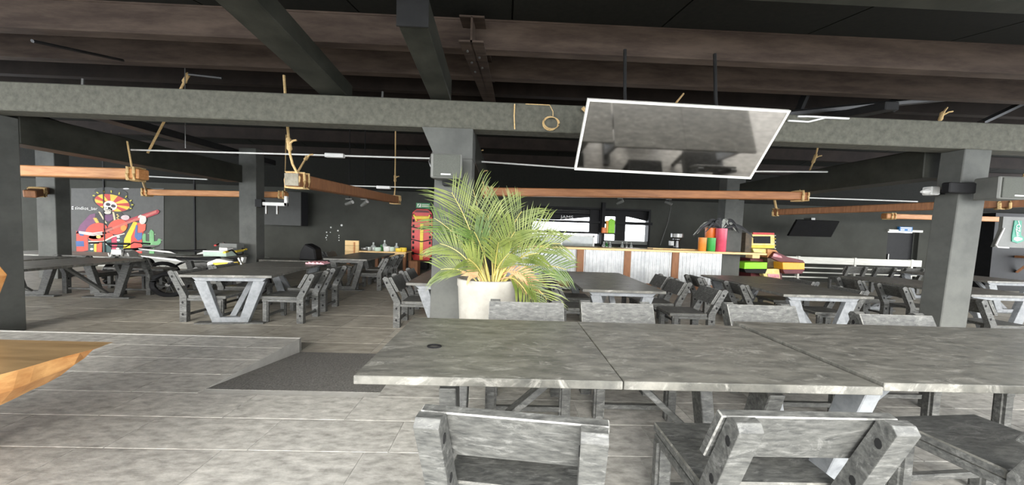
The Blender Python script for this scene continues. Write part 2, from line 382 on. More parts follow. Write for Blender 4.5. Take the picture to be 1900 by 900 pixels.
# ---- front beam and columns
tag(MB().box(-15, 17, 3.87, 4.10, 2.79, 3.13).build('concrete_beam', CONC, bevel=.012), 'rough grey concrete beam spanning the whole width', 'beam')
def column(x0, x1, y0, y1, zt, lean, label, cap=True):
    t = thing('column', label, 'column', ((x0+x1)/2, y0, 0))
    hw = (x1-x0)/2
    MB().hexa([(-hw, 0, 0), (hw, 0, 0), (hw, y1-y0, 0), (-hw, y1-y0, 0)], [(-hw+lean, 0, zt), (hw+lean, 0, zt), (hw+lean, y1-y0, zt), (-hw+lean, y1-y0, zt)]).build('shaft', COLM, t, bevel=.008)
    return t, hw
column(-6.85, -6.37, 3.87, 4.20, 2.79, 0, 'dark grey column at the left edge')
cB, hw = column(-.93, -.47, 3.87, 4.20, 2.42, .03, 'grey column behind the potted palm with a speaker')
MB().hexa([(-hw+.03, 0, 2.42), (hw+.03, 0, 2.42), (hw+.03, .33, 2.42), (-hw+.03, .33, 2.42)], [(-hw-.14, 0, 2.79), (hw+.03, 0, 2.79), (hw+.03, .33, 2.79), (-hw-.14, .33, 2.79)]).build('capital', COLM, cB)
column(5.74, 6.10, 3.87, 4.10, 2.79, .13, 'grey column at the right with a speaker on an arm')
column(-6.46, -6.05, 7.6, 7.86, 3.3, 0, 'light grey column beyond the left tables')
column(-11.2, -10.76, 7.6, 7.86, 3.3, 0, 'light grey column left of the skeleton mural')
column(5.96, 6.48, 8.30, 8.6, 3.3, .03, 'grey column at the right end of the bar counter')
for x0, x1, nm in ((-6.75, -6.37, 'the left edge column'), (-.90, -.45, 'the palm column'), (5.8, 6.2, 'the right column')):
    tag(MB().box(x0, x1, 4.20, 7.6, 2.47, 2.88).build('concrete_beam', RAFT, bevel=.01), 'grey beam running back from ' + nm, 'beam')

# ================================================================== FURNITURE
SXF = 1.42
chair_cache = {}
def arc(cx, cz, r, a0, a1, n): return [(cx+r*math.cos(a0+(a1-a0)*k/n), cz+r*math.sin(a0+(a1-a0)*k/n)) for k in range(n+1)]
def make_chair(heading):
    """low timber chair; returns the list of (name, mesh) for a heading in degrees (0 = faces away from the camera)"""
    if heading in chair_cache: return chair_cache[heading]
    a = math.radians(heading); ca, sa = math.cos(a), math.sin(a)
    def X(v): return Vector(((v.x*ca-v.y*sa)*SXF, v.x*sa+v.y*ca, v.z))
    parts = []
    prof = [(-.245, 0), (-.175, 0), (-.172, .40), (-.295, .735)]
    tipc = (-.330, .735)
    prof += [(-.305, .765), (-.325, .78), (-.35, .775), (-.365, .75), (-.245, .40)]
    for s in (-1, 1):
        b = MB(); x0 = s*.188-.03
        b.prism([(x0, y, z) for y, z in prof], (.06, 0, 0))
        b.cur = 1
        for (yy, zz) in ((-.212, .12), (-.212, .30), (-.252, .50), (-.318, .69)):
            for xs in (x0-.0015, x0+.06):
                b.prism([(xs, yy+.012*math.cos(k*math.pi/4), zz+.02*math.sin(k*math.pi/4)) for k in range(8)], (.0015, 0, 0))
        parts.append(('rear_post', b.xf(X).mesh('rear_post', [BLK, BLKD], bevel=.013, smooth=True, seg=2)))
    for s in (-1, 1):
        b = MB(); b.box(s*.188-.028, s*.188+.028, .135, .195, 0, .36); b.cur = 1
        parts.append(('leg', b.xf(X).mesh('leg', BLK, bevel=.014, smooth=True, seg=2)))
        parts.append(('side_rail', MB().box(s*.188-.02, s*.188+.02, -.18, .20, .325, .365).xf(X).mesh('side_rail', BLK, bevel=.004)))
    parts.append(('seat', MB().box(-.205, .205, -.165, .225, .365, .41).xf(X).mesh('seat', BLK, bevel=.007, worn=BLKT)))
    bk = MB().hexa([(-.225, -.215, .555), (.225, -.215, .555), (.225, -.184, .562), (-.225, -.184, .562)], [(-.225, -.300, .765), (.225, -.300, .765), (.225, -.268, .775), (-.225, -.268, .775)])
    parts.append(('backrest', bk.xf(X).mesh('backrest', BLK, bevel=.0045, worn=WORN)))
    parts.append(('stretcher', MB().box(-.18, .18, -.225, -.195, .085, .12).xf(X).mesh('stretcher', BLK, bevel=.003)))
    parts.append(('stretcher', MB().box(-.18, .18, .15, .18, .085, .12).xf(X).mesh('stretcher', BLK, bevel=.003)))
    chair_cache[heading] = parts
    return parts
protos = {}
def chair(x, y, heading, label, z=0.0, group=None):
    if heading not in protos:
        t = thing('dining_chair', label, 'chair', (x, y, z), group)
        for n, me in make_chair(heading):
            o = bpy.data.objects.new(n, me); COL.objects.link(o); o.parent = t
        protos[heading] = t
        return t
    t = copy_tree(protos[heading]); t.location = (x, y, z)
    return tag(t, label, 'chair', group)

def table(cx, cy, wx, ly, label, z=0.0, H=.75, long='y', rot=0, tr=STEEL, inset=.07, group=None, brace=True):
    """V-trestle table. wx = size across X, ly = size along Y"""
    t = thing('trestle_table', label, 'table', (cx, cy, z), group)
    L, W = (ly, wx) if long == 'y' else (wx, ly)
    a = math.radians(rot)
    def X(v):
        if long == 'y': p = Vector((v.x, v.y, v.z))
        else: p = Vector((v.y, -v.x, v.z))
        return Vector((p.x*math.cos(a)-p.y*math.sin(a), p.x*math.sin(a)+p.y*math.cos(a), p.z))
    th = .038
    for s in (-1, 1):
        y0, y1 = (-L/2, -.0025) if s < 0 else (.0025, L/2)
        MB().box(-W/2, W/2, y0, y1, H-th, H).xf(X).build('tabletop_panel', BLKT, t, bevel=.003)
    tk = .07 if long == 'y' else .085
    for s in (-1, 1):
        yc = s*(L/2-inset-tk/2)
        f = t
        tb, bt = W*.42, W*.20
        lw = W*.11
        b = MB().prism([(-tb, yc-tk/2, H-th-.001), (tb, yc-tk/2, H-th-.001), (tb-lw*.5, yc-tk/2, H-th-.065), (-tb+lw*.5, yc-tk/2, H-th-.065)], (0, tk, 0))
        b.xf(X).build('top_bar', tr, f, bevel=.004)
        for q in (-1, 1):
            b = MB().prism([(q*(tb-lw*.3), yc-tk/2+.003, H-th-.064), (q*(tb-lw*1.5), yc-tk/2+.003, H-th-.064), (q*(bt-lw*1.0), yc-tk/2+.003, .03), (q*bt, yc-tk/2+.003, .03)], (0, tk-.006, 0))
            b.xf(X).build('leg', tr, f, bevel=.004)
        MB().box(-bt*1.0, bt*1.0, yc-tk/2, yc+tk/2, .022, .10).xf(X).build('bottom_bar', tr, f, bevel=.004)
        MB().box(-W*.38, W*.38, yc-tk*.8, yc+tk*.8, 0, .022).xf(X).build('foot_board', BLK, f, bevel=.003)
        if brace:
            b = MB(); b.bar((0, yc-s*tk*.5, .10), (0, yc-s*(L*.30), H-th-.02), .07*(W if long == 'y' else 1), .035)
            b.xf(X).build('brace', tr, t, bevel=.003)
    return t
# near tables on the platform
table(.535, 1.725, 2.325, .86, 'large near black table with pale scuffs left of the near table pair', z=PZ, long='x', tr=BLK, inset=.34)
table(2.885, 1.77, 2.33, .92, 'large near black table at the right edge, slightly higher than its neighbour', z=PZ+.012, long='x', tr=STEEL, inset=.05)
# far tables on the lower floor
table(-4.19, 5.5, 1.24, 1.84, 'black table with its pale V trestle facing the camera, left of the palm column', rot=6)
table(-7.55, 5.1, 1.15, 2.0, 'long dark table seen from its side right behind the left edge column', tr=BLK)
table(-8.95, 5.15, 1.2, 1.9, 'dark table mostly hidden behind the left edge column', tr=BLK)
table(-3.68, 8.05, 1.0, 1.8, 'small far table in front of the pale wooden buffet', tr=BLK)
table(-.78, 5.3, 1.24, 1.8, 'dark table half hidden behind the column and palm pot')
table(1.72, 5.22, 1.2, 1.86, 'black table standing in front of the corrugated bar', tr=STEEL)
table(4.76, 5.3, 1.36, 1.9, 'black table in front of the arcade machine, pale V trestle to the front')
table(8.3, 5.8, 1.36, 2.0, 'long black table partly hidden by the right column')
table(11.6, 7.5, 1.4, 1.7, 'far dark table at the right edge behind the right column')
table(-6.55, 7.05, .95, .7, 'small dark table carrying the pale mint box', tr=BLK, brace=False)
# low benches
def bench(x0, x1, y0, y1, h, label):
    t = thing('low_bench', label, 'bench', ((x0+x1)/2, (y0+y1)/2, 0)); hx, hy = (x1-x0)/2, (y1-y0)/2
    MB().box(-hx, hx, -hy, hy, h-.05, h).build('bench_top', BLKT, t, bevel=.005)
    for sx in (-1, 1):
        for sy in (-1, 1): MB().box(sx*(hx-.08)-.035, sx*(hx-.08)+.035, sy*(hy-.05)-.03, sy*(hy-.05)+.03, 0, h-.05).build('leg', BLK, t, bevel=.004)
bench(-8.6, -7.35, 6.75, 7.05, .46, 'low dark bench in front of the white dirt bikes')
bench(-6.0, -4.75, 7.6, 8.1, .62, 'low dark bench behind the V-trestle table beside the light column')

# chairs at the near tables (heading: 0 faces away from the camera, 180 faces it, -90 faces +X, 90 faces -X)
chair(.11, 1.29, -9, 'near black chair at the bottom centre, back towards the camera, turned a little', PZ)
chair(1.10, 1.33, 0, 'near black chair pulled in under the middle of the near table, back towards the camera', PZ)
chair(.20, 2.33, 180, 'black chair back beyond the near table in front of the palm pot', PZ)
chair(1.0, 2.38, 180.0, 'second black chair back beyond the near table, right of the palm pot', PZ)
chair(2.36, 2.46, 180, 'speckled black chair back beyond the seam between the near tables', PZ)
chair(3.34, 2.24, 180, 'speckled black chair back just left of the right column foot', PZ)
chair(2.50, 1.44, 6, 'black chair under the right table with a green-grey seat at lower right', PZ)
# V-trestle table (left)
chair(-4.52, 4.90, -90, 'front chair on the left side of the V-trestle table', 0)
chair(-4.60, 5.60, -90, 'rear chair on the left side of the V-trestle table', 0)
chair(-3.42, 4.96, 90, 'front chair on the right side of the V-trestle table', 0)
chair(-3.46, 5.62, 90, 'rear chair on the right side of the V-trestle table', 0)
# hidden-by-column table
chair(-1.32, 4.88, -90, 'front chair left of the palm column, facing right', 0)
chair(-1.32, 5.58, -90, 'rear chair left of the palm column, facing right', 0)
# far table by the buffet
chair(-3.25, 7.5, 90, 'front chair right of the far table by the wooden buffet', 0)
chair(-3.25, 8.2, 90, 'rear chair right of the far table by the wooden buffet', 0)
chair(-4.45, 8.6, -90, 'chair left of the far table by the wooden buffet', 0)
# left
chair(-7.38, 6.5, 0, 'black chair at the far end of the long left table', 0)
chair(-8.4, 6.45, 0, 'black chair half hidden under the long left table near the bikes', 0)
# bar table
chair(1.20, 4.75, -90, 'front chair left of the bar table beside the palm', 0)
chair(1.20, 5.45, -90, 'rear chair left of the bar table beside the palm', 0)
chair(2.78, 4.62, 90, 'nearest chair right of the bar table, backrest towards the right', 0)
chair(2.62, 5.22, 90, 'middle chair right of the bar table', 0)
chair(2.62, 5.78, 90, 'farthest chair right of the bar table', 0)
# arcade table
chair(4.40, 5.15, -90, 'front chair left of the arcade table, pushed well in', 0)
chair(4.10, 5.80, -90, 'rear chair left of the arcade table', 0)
chair(5.28, 4.92, 90, 'front chair right of the arcade table beside its trestle', 0)
chair(5.34, 5.75, 90, 'rear chair right of the arcade table', 0)
# right table
chair(7.35, 4.42, -90, 'chair at the near corner of the right table, seen right of the column', 0)
chair(7.52, 5.42, -90, 'front chair left of the right table beside the column', 0)
chair(7.52, 6.12, -90, 'rear chair left of the right table', 0)
for k, x in enumerate((10.6, 11.5, 12.4)):
    chair(x, 9.3, 0, ['left', 'middle', 'right'][k]+' chair of three standing in front of the white railing', 0)

# ---- live-edge slab table and timber chair at the left edge
t = thing('slab_table', 'thick live-edge varnished timber slab table at the left edge', 'table', (-2.84, 1.42, PZ))
n = 18; b = MB(); top = []; bot = []
for k in range(n+1):
    u = k/n; yy = -.62+u*.79
    wob = .018*math.sin(u*9)+.012*math.sin(u*23)
    top.append((.855+wob*.5, yy)); bot.append((.80+wob-.10*max(0, (u-.72)/.28)**2, yy))
th = [.165-.07*max(0, (k/n-.55)/.45)-.055*max(0, (k/n-.8)/.2) for k in range(n+1)]
vs = []; fs = []
for k in range(n+1):
    vs += [(-.9, top[k][1], .75), (top[k][0], top[k][1], .75), (bot[k][0]+.03, bot[k][1], .75-th[k]*.55), (bot[k][0]-.03, bot[k][1], .75-th[k]), (-.9, bot[k][1], .75-th[k])]
mi = []
b.cur = 0
for k in range(n):
    a, c = k*5, (k+1)*5
    b_f = [(a, a+1, c+1, c), (a+1, a+2, c+2, c+1), (a+2, a+3, c+3, c+2), (a+3, a+4, c+4, c+3), (a+4, a, c, c+4)]
    fs += b_f; mi += [0, 1, 1, 1, 1]
fs += [(4, 3, 2, 1, 0), tuple(n*5+i for i in range(5))]; mi += [1, 1]
b.add(vs, fs); b.mi = mi
b.build('slab', [SLAB, SLABE], t)
for sy in (-.45, .05):
    for sx in (-.78, -.35): MB().box(sx-.05, sx+.05, sy-.05, sy+.05, 0, .60).build('leg', WOOD, t, bevel=.01)
t = thing('timber_chair', 'pale timber chair with a slanting backrest at the left edge', 'chair', (-3.45, 1.80, PZ))
for s_ in (-1, 1):
    MB().prism([(s_*.40-.05, -.03, 0), (s_*.40+.03, -.03, 0), (s_*.40+.03, -.03, .62), (s_*.40+.03, .0, .74), (s_*.40-.05, .0, .74), (s_*.40-.05, -.03, .6)], (0, .06, 0)).build('rear_post', SLABE, t, bevel=.006)
    MB().box(s_*.40-.04, s_*.40+.04, -.42, -.35, 0, .40).build('leg', SLABE, t, bevel=.006)
MB().prism([(.44, -.05, .70), (.50, -.05, .76), (.615, -.05, 1.04), (.55, -.05, 1.12), (-.55, -.05, 1.12), (-.615, -.05, 1.04), (-.50, -.05, .76), (-.44, -.05, .70)], (0, .06, 0)).build('backrest', SLABE, t, bevel=.006)
MB().box(-.44, .44, -.44, -.04, .40, .45).build('seat', WOOD, t, bevel=.008)

# ---- small things on tables
p = at(805, 643, 1.62)
t = tag(MB().tube([(p.x+.035*math.cos(a*math.pi/8), 1.63+.02*math.sin(a*math.pi/8), PZ+.7545) for a in range(16)], .0045, 6, closed=True).build('metal_ring', BLACK), 'small black metal ring on the left end of the near table', 'ring')
p = at(595, 483, 6.25)
t = MB()
for k in range(7):
    xx = -3.86+.05*k
    t.prism([(xx, 6.02, .755), (xx+.055, 6.02, .755), (xx+.055, 6.02, .775+.015*(k % 3)), (xx, 6.02, .772+.015*((k+1) % 3))], (0, .22, .0))
tag(t.build('cloth', PINKC, bevel=.004), 'crumpled pink cloth on the far end of the V-trestle table', 'cloth')

# ================================================================== BAR
BY = 8.0
bx0, bx1 = at(925, 470, BY).x, 5.78
t = thing('bar_counter', 'bar counter of corrugated metal sheets between brown posts with a pale wooden top', 'bar', (0, BY, 0))
MB().prism([(bx0, -.06, 1.09), (6.92, -.06, 1.09), (6.92, .24, 1.09), (5.88, .24, 1.09), (5.88, .62, 1.09), (bx0, .62, 1.09)], (0, 0, .055)).build('countertop', WOODL, t, bevel=.006)
posts = [at(p_, 500, BY).x for p_ in (1076, 1163, 1252)]
for px in posts: MB().box(px-.09, px+.09, -.02, .06, .1, 1.09).build('post', WOODD, t, bevel=.006)
edges = [bx0]+[e for px in posts for e in (px-.09, px+.09)]+[bx1]
for a, c in zip(edges[0::2], edges[1::2]):
    b = MB(); n = max(8, int((c-a)/.0125)); v = []
    for k in range(n+1):
        x = a+(c-a)*k/n; yy = .022+.016*math.cos((x)*2*math.pi/.10)
        v += [(x, yy, .02), (x, yy, 1.09)]
    f = [(2*k, 2*k+2, 2*k+3, 2*k+1) for k in range(n)]
    b.add(v, f); b.build('corrugated_sheet', CORR, t, smooth=True)
MB().box(bx0, bx1, -.005, .05, .10, .24).build('kick_board', WOODD, t, bevel=.004)
MB().box(bx0, bx1, .07, .10, 0, 1.09).build('back_panel', BLACK, t)
MB().box(6.55, 6.75, -.04, .2, 1.0, 1.09).build('bracket', WOODL, t, bevel=.004)

def vase(px, w, h, M, yo, label, n=20):
    x = at(px, 470, BY+yo).x
    o = MB().lathe([(w*.44, 0), (w*.47, .01), (w*.5, h), (w*.47, h), (w*.44, .02)], (0, 0, 0), n).build('vase', M, smooth=True)
    o.location = (x, BY+yo, 1.145); return tag(o, label, 'vase', None)
vase(1302, .20, .36, AMB2, .10, 'short orange cylinder vase at the left of the bar vases')
vase(1316, .27, .63, ORG, .36, 'tall orange cylinder vase behind the short ones on the bar')
vase(1318.5, .21, .36, GRN, .10, 'short green cylinder vase on the bar')
pv = vase(1336, .27, .62, PINK, .14, 'tall pink cylinder vase holding black feathers on the bar')
vx, vy = pv.location.x, pv.location.y
t = thing('feather_plumes', 'bunch of drooping black and pale feathers in the pink vase', 'feathers', (vx, vy, 1.74))
rr = random.Random(3)
for k in range(16):
    ang = -1.9+3.4*k/15; L = rr.uniform(.32, .70)
    ex = math.sin(ang)*L*1.25; pts = []
    for j in range(9):
        u = j/8; pts.append(Vector((ex*u, rr.uniform(-.03, .03)*u+(-.1+.2*(k % 3)/2)*u, rr.uniform(.22, .30)*0+(.20+.10*((k*7) % 5)/4)*math.sin(u*2.5)-.22*u*u*abs(ex)*2)))
    b = MB(); v = []
    for j, q in enumerate(pts):
        wd = .010+.045*math.sin(math.pi*min(1, j/8*1.02))
        d = (pts[min(j+1, 8)]-pts[max(j-1, 0)]).normalized(); nn = Vector((-d.z, .35, d.x)).normalized()
        v += [q-nn*wd, q+Vector((0, -.015, 0)), q+nn*wd]
    f = []
    for j in range(8):
        a = j*3; f += [(a, a+3, a+4, a+1), (a+1, a+4, a+5, a+2)]
    b.add(v, f); b.build('feather', FEATHW if k % 4 == 1 else FEATH, t, smooth=True)

# machines and display case behind the bar
def on_bar(px): return at(px, 460, BY+.45).x
t = thing('coffee_grinder', 'silver coffee machine with a wide hopper on the bar', 'coffee machine', (on_bar(1254), BY+.42, 1.145))
MB().lathe([(.11, 0), (.11, .04), (.08, .06), (.07, .24), (.10, .27), (.10, .30)], (0, 0, 0), 16).build('body', CHROME, t, smooth=True)
MB().lathe([(.10, .305), (.155, .34), (.155, .44), (.13, .46)], (0, 0, 0), 16).build('hopper', SILV, t, smooth=True)
MB().box(-.20, -.10, -.06, .06, .10, .24).build('portafilter', SILV, t, bevel=.01)
MB().box(-.22, -.09, -.08, .08, 0, .05).build('tray', BLACK, t, bevel=.01)
tag(MB().box(on_bar(1205), on_bar(1290), BY+.25, BY+.58, 1.146, 1.175).build('serving_board', WOODL, bevel=.006), 'pale serving board lying on the bar left of the vases', 'board')
t = thing('display_case', 'glass display case with a white frame behind the bar counter', 'display case', (at(1043, 445, 9.2).x, 9.2, .75))
hw = .98
zt_, zb_ = .70, .28
MB().box(-hw, hw, 0, .4, -.75, .28).build('base', BLACK, t)
b = MB(); b.box(-hw, hw, 0, .04, zt_-.04, zt_); b.box(-hw, hw, 0, .04, zb_, zb_+.04)
for xx in (-hw, -.04, hw-.05): b.box(xx, xx+.05, 0, .04, zb_, zt_)
b.build('frame', WHT, t)
for xa, xb in ((-hw+.05, -.04), (.01, hw-.05)): MB().box(xa, xb, .012, .02, zb_+.04, zt_-.04).build('pane', GLASS, t)
MB().box(-hw, hw, .06, .4, zb_, zt_-.02).build('cabinet', GREYB, t)
# back counter + shelves in front of the kitchen opening
t = thing('back_counter', 'dark back counter behind the bar under the kitchen opening', 'counter', (at(1100, 450, WY).x, 10.4, 0))
MB().box(-2.4, 2.6, 0, .48, 0, .9).build('cabinet', BLACK, t)
MB().box(-2.45, 2.65, -.04, .48, .9, .95).build('worktop', SILV, t)
kf = struct(thing('window_1', None, None, ((kx0+kx1)/2, WY, kz0)), 'wide kitchen window left of the bar shelves', None)
hwk = (kx1-kx0)/2; hk = kz1-kz0
b = MB(); b.box(-hwk, hwk, -.05, .22, -.06, 0); b.box(-hwk, hwk, -.05, .22, hk, hk+.06); b.box(-hwk-.07, -hwk, -.05, .22, -.06, hk+.06); b.box(hwk, hwk+.07, -.05, .22, -.06, hk+.06)
b.build('frame', BLACK, kf)
for z_ in (.33, .71): MB().box(-hwk, hwk, -.12, .16, z_, z_+.075).build('shelf', BLACK, kf)
MB().prism([(-hwk, .12, .80), (-.2, .12, .80), (hwk-.3, .12, .93), (hwk, .12, .95), (hwk, .12, hk), (-hwk, .12, hk)], (0, .06, 0)).build('hood', BLACK, kf)
text_mesh('JAMS', .15, 'lettering', WHT, kf, (.05, .10, .90), sx=1.4)
for k in range(3): MB().tube([(-hwk+.05, .1, .98+.06*k), (-.2, .06, 1.0+.07*k), (hwk-.02, .1, 1.02+.06*k)], .014, 6).build('cable', SILV if k else BLACK, kf)
MB().box(hwk-.34, hwk, .05, .16, .36, 1.19).build('mullion', BLACK, kf)
kd = struct(thing('window_2', None, None, ((dx0+dx1)/2, WY, kz0)), 'bright kitchen hatch right of the bar shelves', None)
hwd = (dx1-dx0)/2
b = MB(); b.box(-hwd, hwd, -.05, .22, hk, hk+.06); b.box(-hwd-.07, -hwd, -.05, .22, -.06, hk+.06); b.box(hwd, hwd+.07, -.05, .22, -.06, hk+.06); b.box(-hwd, hwd, -.05, .22, -.06, 0)
b.build('frame', BLACK, kd)
MB().box(-hwd, hwd+.1, -.14, .16, .70, .80).build('shelf', BLACK, kd)
MB().prism([(-hwd, .12, .97), (.1, .12, .99), (hwd, .12, .86), (hwd, .12, hk), (-hwd, .12, hk)], (0, .06, 0)).build('hood', BLACK, kd)
MB().box(-.35, .02, .1, .18, .0, 1.2).build('mullion', BLACK, kd)
MB().box(-hwd, hwd, -.02, .16, 0, .12).build('sill', GREYB, kd)
for k in range(2): MB().box(-hwd+.5+.5*k, -hwd+.52+.5*k+.4, .12, .15, .18+.12*k, .20+.12*k).build('bar', SILV, kd)
# struct bars left of the hatch
px_ = (kx1+dx0)/2
t = thing('shelf_post', 'dark post between the kitchen window and hatch', 'post', (px_, WY-.1, 0))
MB().box(-.06, .06, -.06, .06, .95, 2.6).build('shaft', BLACK, t)
tag(MB().prism([(dx0+.05, WY-.32, 1.53), (dx0+.27, WY-.32, 1.53), (dx0+.27, WY-.32, 1.98), (dx0+.14, WY-.32, 2.04), (dx0+.05, WY-.32, 1.96)], (0, .10, 0)).build('green_bag', LIME, bevel=.01), 'bright green bag on the kitchen hatch shelf', 'bag')
tag(MB().box(dx0-.02, dx0+.045, WY-.31, WY-.22, 1.53, 1.96).build('yellow_folder', AMB, bevel=.004), 'narrow yellow pack beside the green bag', 'pack')
tag(MB().box(dx0-.16, dx0-.03, WY-.32, WY-.2, 1.53, 1.72).build('orange_box', ORG, bevel=.006), 'small orange box left of the green bag', 'box')
tag(MB().box(dx0-.25, dx0+.5, WY-.42, WY-.13, 1.49, 1.53).build('wall_shelf', BLACK), 'narrow dark shelf holding the green bag', 'shelf')
for k, (dx, M, nm) in enumerate(((-.10, BOTC, 'clear'), (.0, BOTG, 'dark green'), (.12, BOTC, 'second clear'), (.55, BOTC, 'third clear'), (.70, SILV, 'silver'), (.86, BOTC, 'rightmost clear'))):
    o = MB().lathe([(.04, 0), (.045, .02), (.045, .16), (.018, .22), (.018, .28)], n=10, sx=1.3).build('bottle', M, smooth=True); o.location = (dx0+dx, 10.55, .95)
    tag(o, nm+' bottle on the back counter under the hatch', 'bottle', 'bottles on the back counter')

# spot lights under the roof
def spot(px, py, Y, label, tilt, M=BLACK):
    p = at(px, py, Y); t = thing('spot_light', label, 'spot light', p)
    MB().box(-.09, .09, -.04, .04, .10, .13).build('mount_plate', SPKB, t)
    MB().tube([(0, 0, zr(Y)-p.z), (0, 0, .03)], .012, 6).build('arm', BLACK, t)
    d = Vector((math.cos(tilt), -.3, math.sin(tilt))); b = MB()
    b.tube([-d*.11, d*.02, d*.11], [.045, .055, .06], 10); b.build('lamp_head', SPKB if M is BLACK else M, t, smooth=True)
    b = MB(); b.tube([d*.11, d*.115], .05, 10); b.build('lens', WHT, t)
spot(1150, 375, 10.2, 'spot light under the roof above the green bag', .5)
spot(1240, 377, 10.2, 'spot light with a bright lens above the coffee machine', -.4)
spot(648, 377, 8.6, 'left spot light under the far end of the diagonal hanging beam', .3)
spot(676, 378, 8.6, 'right spot light under the far end of the diagonal hanging beam', .6)

# ================================================================== HANGING TIMBERS AND ROPES
def log(p, q, wd, ht, label, ropes=(), M=WOOD, sleeve=(.06, .94)):
    p, q = Vector(p), Vector(q); c = (p+q)/2
    t = thing('hanging_timber', label, 'timber', c)
    MB().bar(p-c, q-c, wd, ht).build('beam', M, t, bevel=.015)
    d = (q-p).normalized()
    if 'sawn end' in label: MB().bar(p-c-d*.006, p-c+d*.02, wd*.94, ht*.94).build('sawn_end', GREYW, t)
    sd = d.cross(Vector((0, 0, 1))).normalized(); uu = sd.cross(d)
    for u in sleeve:
        b = MB()
        for k in range(3):
            m_ = p+(q-p)*u+d*(k-1)*.05-c
            pts = []
            for (a_, e_) in ((-1, -1), (0, -1.03), (1, -1), (1.03, 0), (1, 1), (0, 1.03), (-1, 1), (-1.03, 0)):
                pts.append(m_+sd*a_*(wd/2+.014)+uu*e_*(ht/2+.014)+d*.03*a_*(1 if k != 1 else -1))
            b.tube(pts, .019, 6, closed=True)
        b.build('rope_binding', ROPE, t, smooth=True)
    return t
def rope(pts, label, r=.016, knots=(), bits=True):
    pts = [Vector(p) for p in pts]; c = pts[0]
    o = thing('rope', label, 'rope', c)
    MB().tube([p-c for p in pts], r, 7).build('cord', ROPE, o, smooth=True)
    for u in knots:
        i = min(int(u*(len(pts)-1)), len(pts)-2); f = u*(len(pts)-1)-i; p = pts[i].lerp(pts[i+1], f)-c
        d = (pts[i+1]-pts[i]).normalized()
        b = MB(); b.tube([p-d*.10, p-d*.07, p, p+d*.07, p+d*.10], [r*1.1, r*2.0, r*1.7, r*2.1, r*1.1], 8)
        b.tube([p, p+Vector((.07, -.02, .05)), p+Vector((.12, -.02, .06))], r*.8, 6)
        b.build('knot', ROPE, o, smooth=True)
    return o
Y1 = 5.3
log(at(-60, 314, Y1), at(267, 324, Y1), .17, .17, 'pale timber hanging at the left behind the left edge column', sleeve=(.955,))
rope([at(347, 142, 5.6), at(310, 215, 5.6), at(274, 284, 5.6)], 'long rope slanting from the roof down to the conduit at the left', .017, (.02,))
rope([at(236, 262, Y1), at(246, 318, Y1)], 'short rope end above the left hanging timber', .012)
rope([at(264, 330, Y1), at(268, 345, 6.8), at(272, 355, 8.0)], 'rope tying the left timber to the farther timber', .02)
Y2 = 8.2
log(at(268, 357, Y2), at(532, 362, Y2), .17, .15, 'timber hanging beyond the left one, passing behind the light column', sleeve=(.02, .97))
rope([at(531, 250, Y2), at(528, 358, Y2)], 'thin rope at the right end of the timber passing behind the light column', .012)
log(at(541, 333, 4.6), at(735, 371, 8.8), .21, .19, 'timber hanging lengthwise with its sawn end towards the camera', sleeve=(.03, .985), M=WOODD)
p3 = at(541, 326, 4.62)
rope([at(527, 140, 4.74), at(532, 215, 4.7), at(536, 262, 4.66), at(538, 285, 4.64)], 'rope with a thick knot above the sawn end of the lengthwise timber', .018, (.75,))
rope([at(538, 285, 4.64), at(543, 305, 4.63), at(556, 330, 4.62), at(553, 344, 4.62)], 'rope loop around the sawn end of the lengthwise timber', .017)
rope([at(552, 320, 4.7), at(562, 303, 4.9), at(570, 291, 5.2)], 'rope strand slanting up right from the lengthwise timber end', .014, (.9,))
rope([at(734, 225, 8.75), at(733, 330, 8.8), at(733, 352, 8.8), at(731, 368, 8.8)], 'rope holding the far end of the lengthwise timber', .018, (.35,))
Y4 = 6.0
log(at(893, 356, Y4), at(1493, 364, Y4), .16, .155, 'long timber hanging in front of the bar between two ropes', sleeve=(.02, .985), M=WOODM)
rope([at(873, 205, Y4-.1), at(884, 280, Y4-.2), at(891, 312, Y4-.1), at(899, 352, Y4)], 'knotted rope at the left end of the long timber beside the palm column', .014, (.38, .75))
rope([at(1530, 225, Y4), at(1513, 290, Y4), at(1500, 322, Y4), at(1492, 340, Y4)], 'knotted rope at the right end of the long timber', .014, (.38, .9))
rope([at(1497, 332, Y4), at(1482, 357, Y4)], 'left strand of the forked rope on the long timber', .011)
rope([at(1497, 332, Y4), at(1492, 357, Y4)], 'right strand of the forked rope on the long timber', .011)
log(at(1436, 394, 8.6), at(1925, 375, 5.2), .17, .16, 'timber hanging obliquely and passing behind the right column', sleeve=(.01, .915), M=WOODD)
rope([at(1437, 371, 8.6), at(1441, 392, 8.6)], 'short rope at the far end of the oblique timber', .03)
rope([at(1902, 322, 5.4), at(1893, 350, 5.4), at(1886, 372, 5.4)], 'rope at the right edge holding the oblique timber', .018, (.7,))
log(at(1640, 401, 9.4), at(1960, 410, 9.4), .17, .15, 'farthest timber at the right beyond the oblique one', sleeve=(.03,))
log(at(55, 360, 7.0), at(82, 353, 7.6), .17, .16, 'short piece of timber seen left of the far left column', sleeve=(.5,), M=WOODD)
rope([at(1255, 190, 4.4), at(1268, 174, 4.6)], 'short rope end showing above the hanging screen', .014)
rope([at(1744, 224, 4.05), at(1748, 212, 4.1), at(1757, 200, 4.3)], 'rope stub knotted on the beam at the right', .012, (.35,))
rope([at(1081, 200, 3.8), at(1088, 207, 3.82)], 'rope knot at the upper left corner of the hanging screen', .024)
for (x_, y_) in ((153, 158), (709, 182)): tag(MB().tube([at(x_, y_+8, 4.0), at(x_+1, y_-12, 4.0)], .014, 6).build('rebar_stub', SILV), 'pale steel stub standing on top of the beam, ' + ('left' if x_ < 300 else 'beside the palm column'), 'stub')
t = MB(); c = at(1021, 229, 3.84)
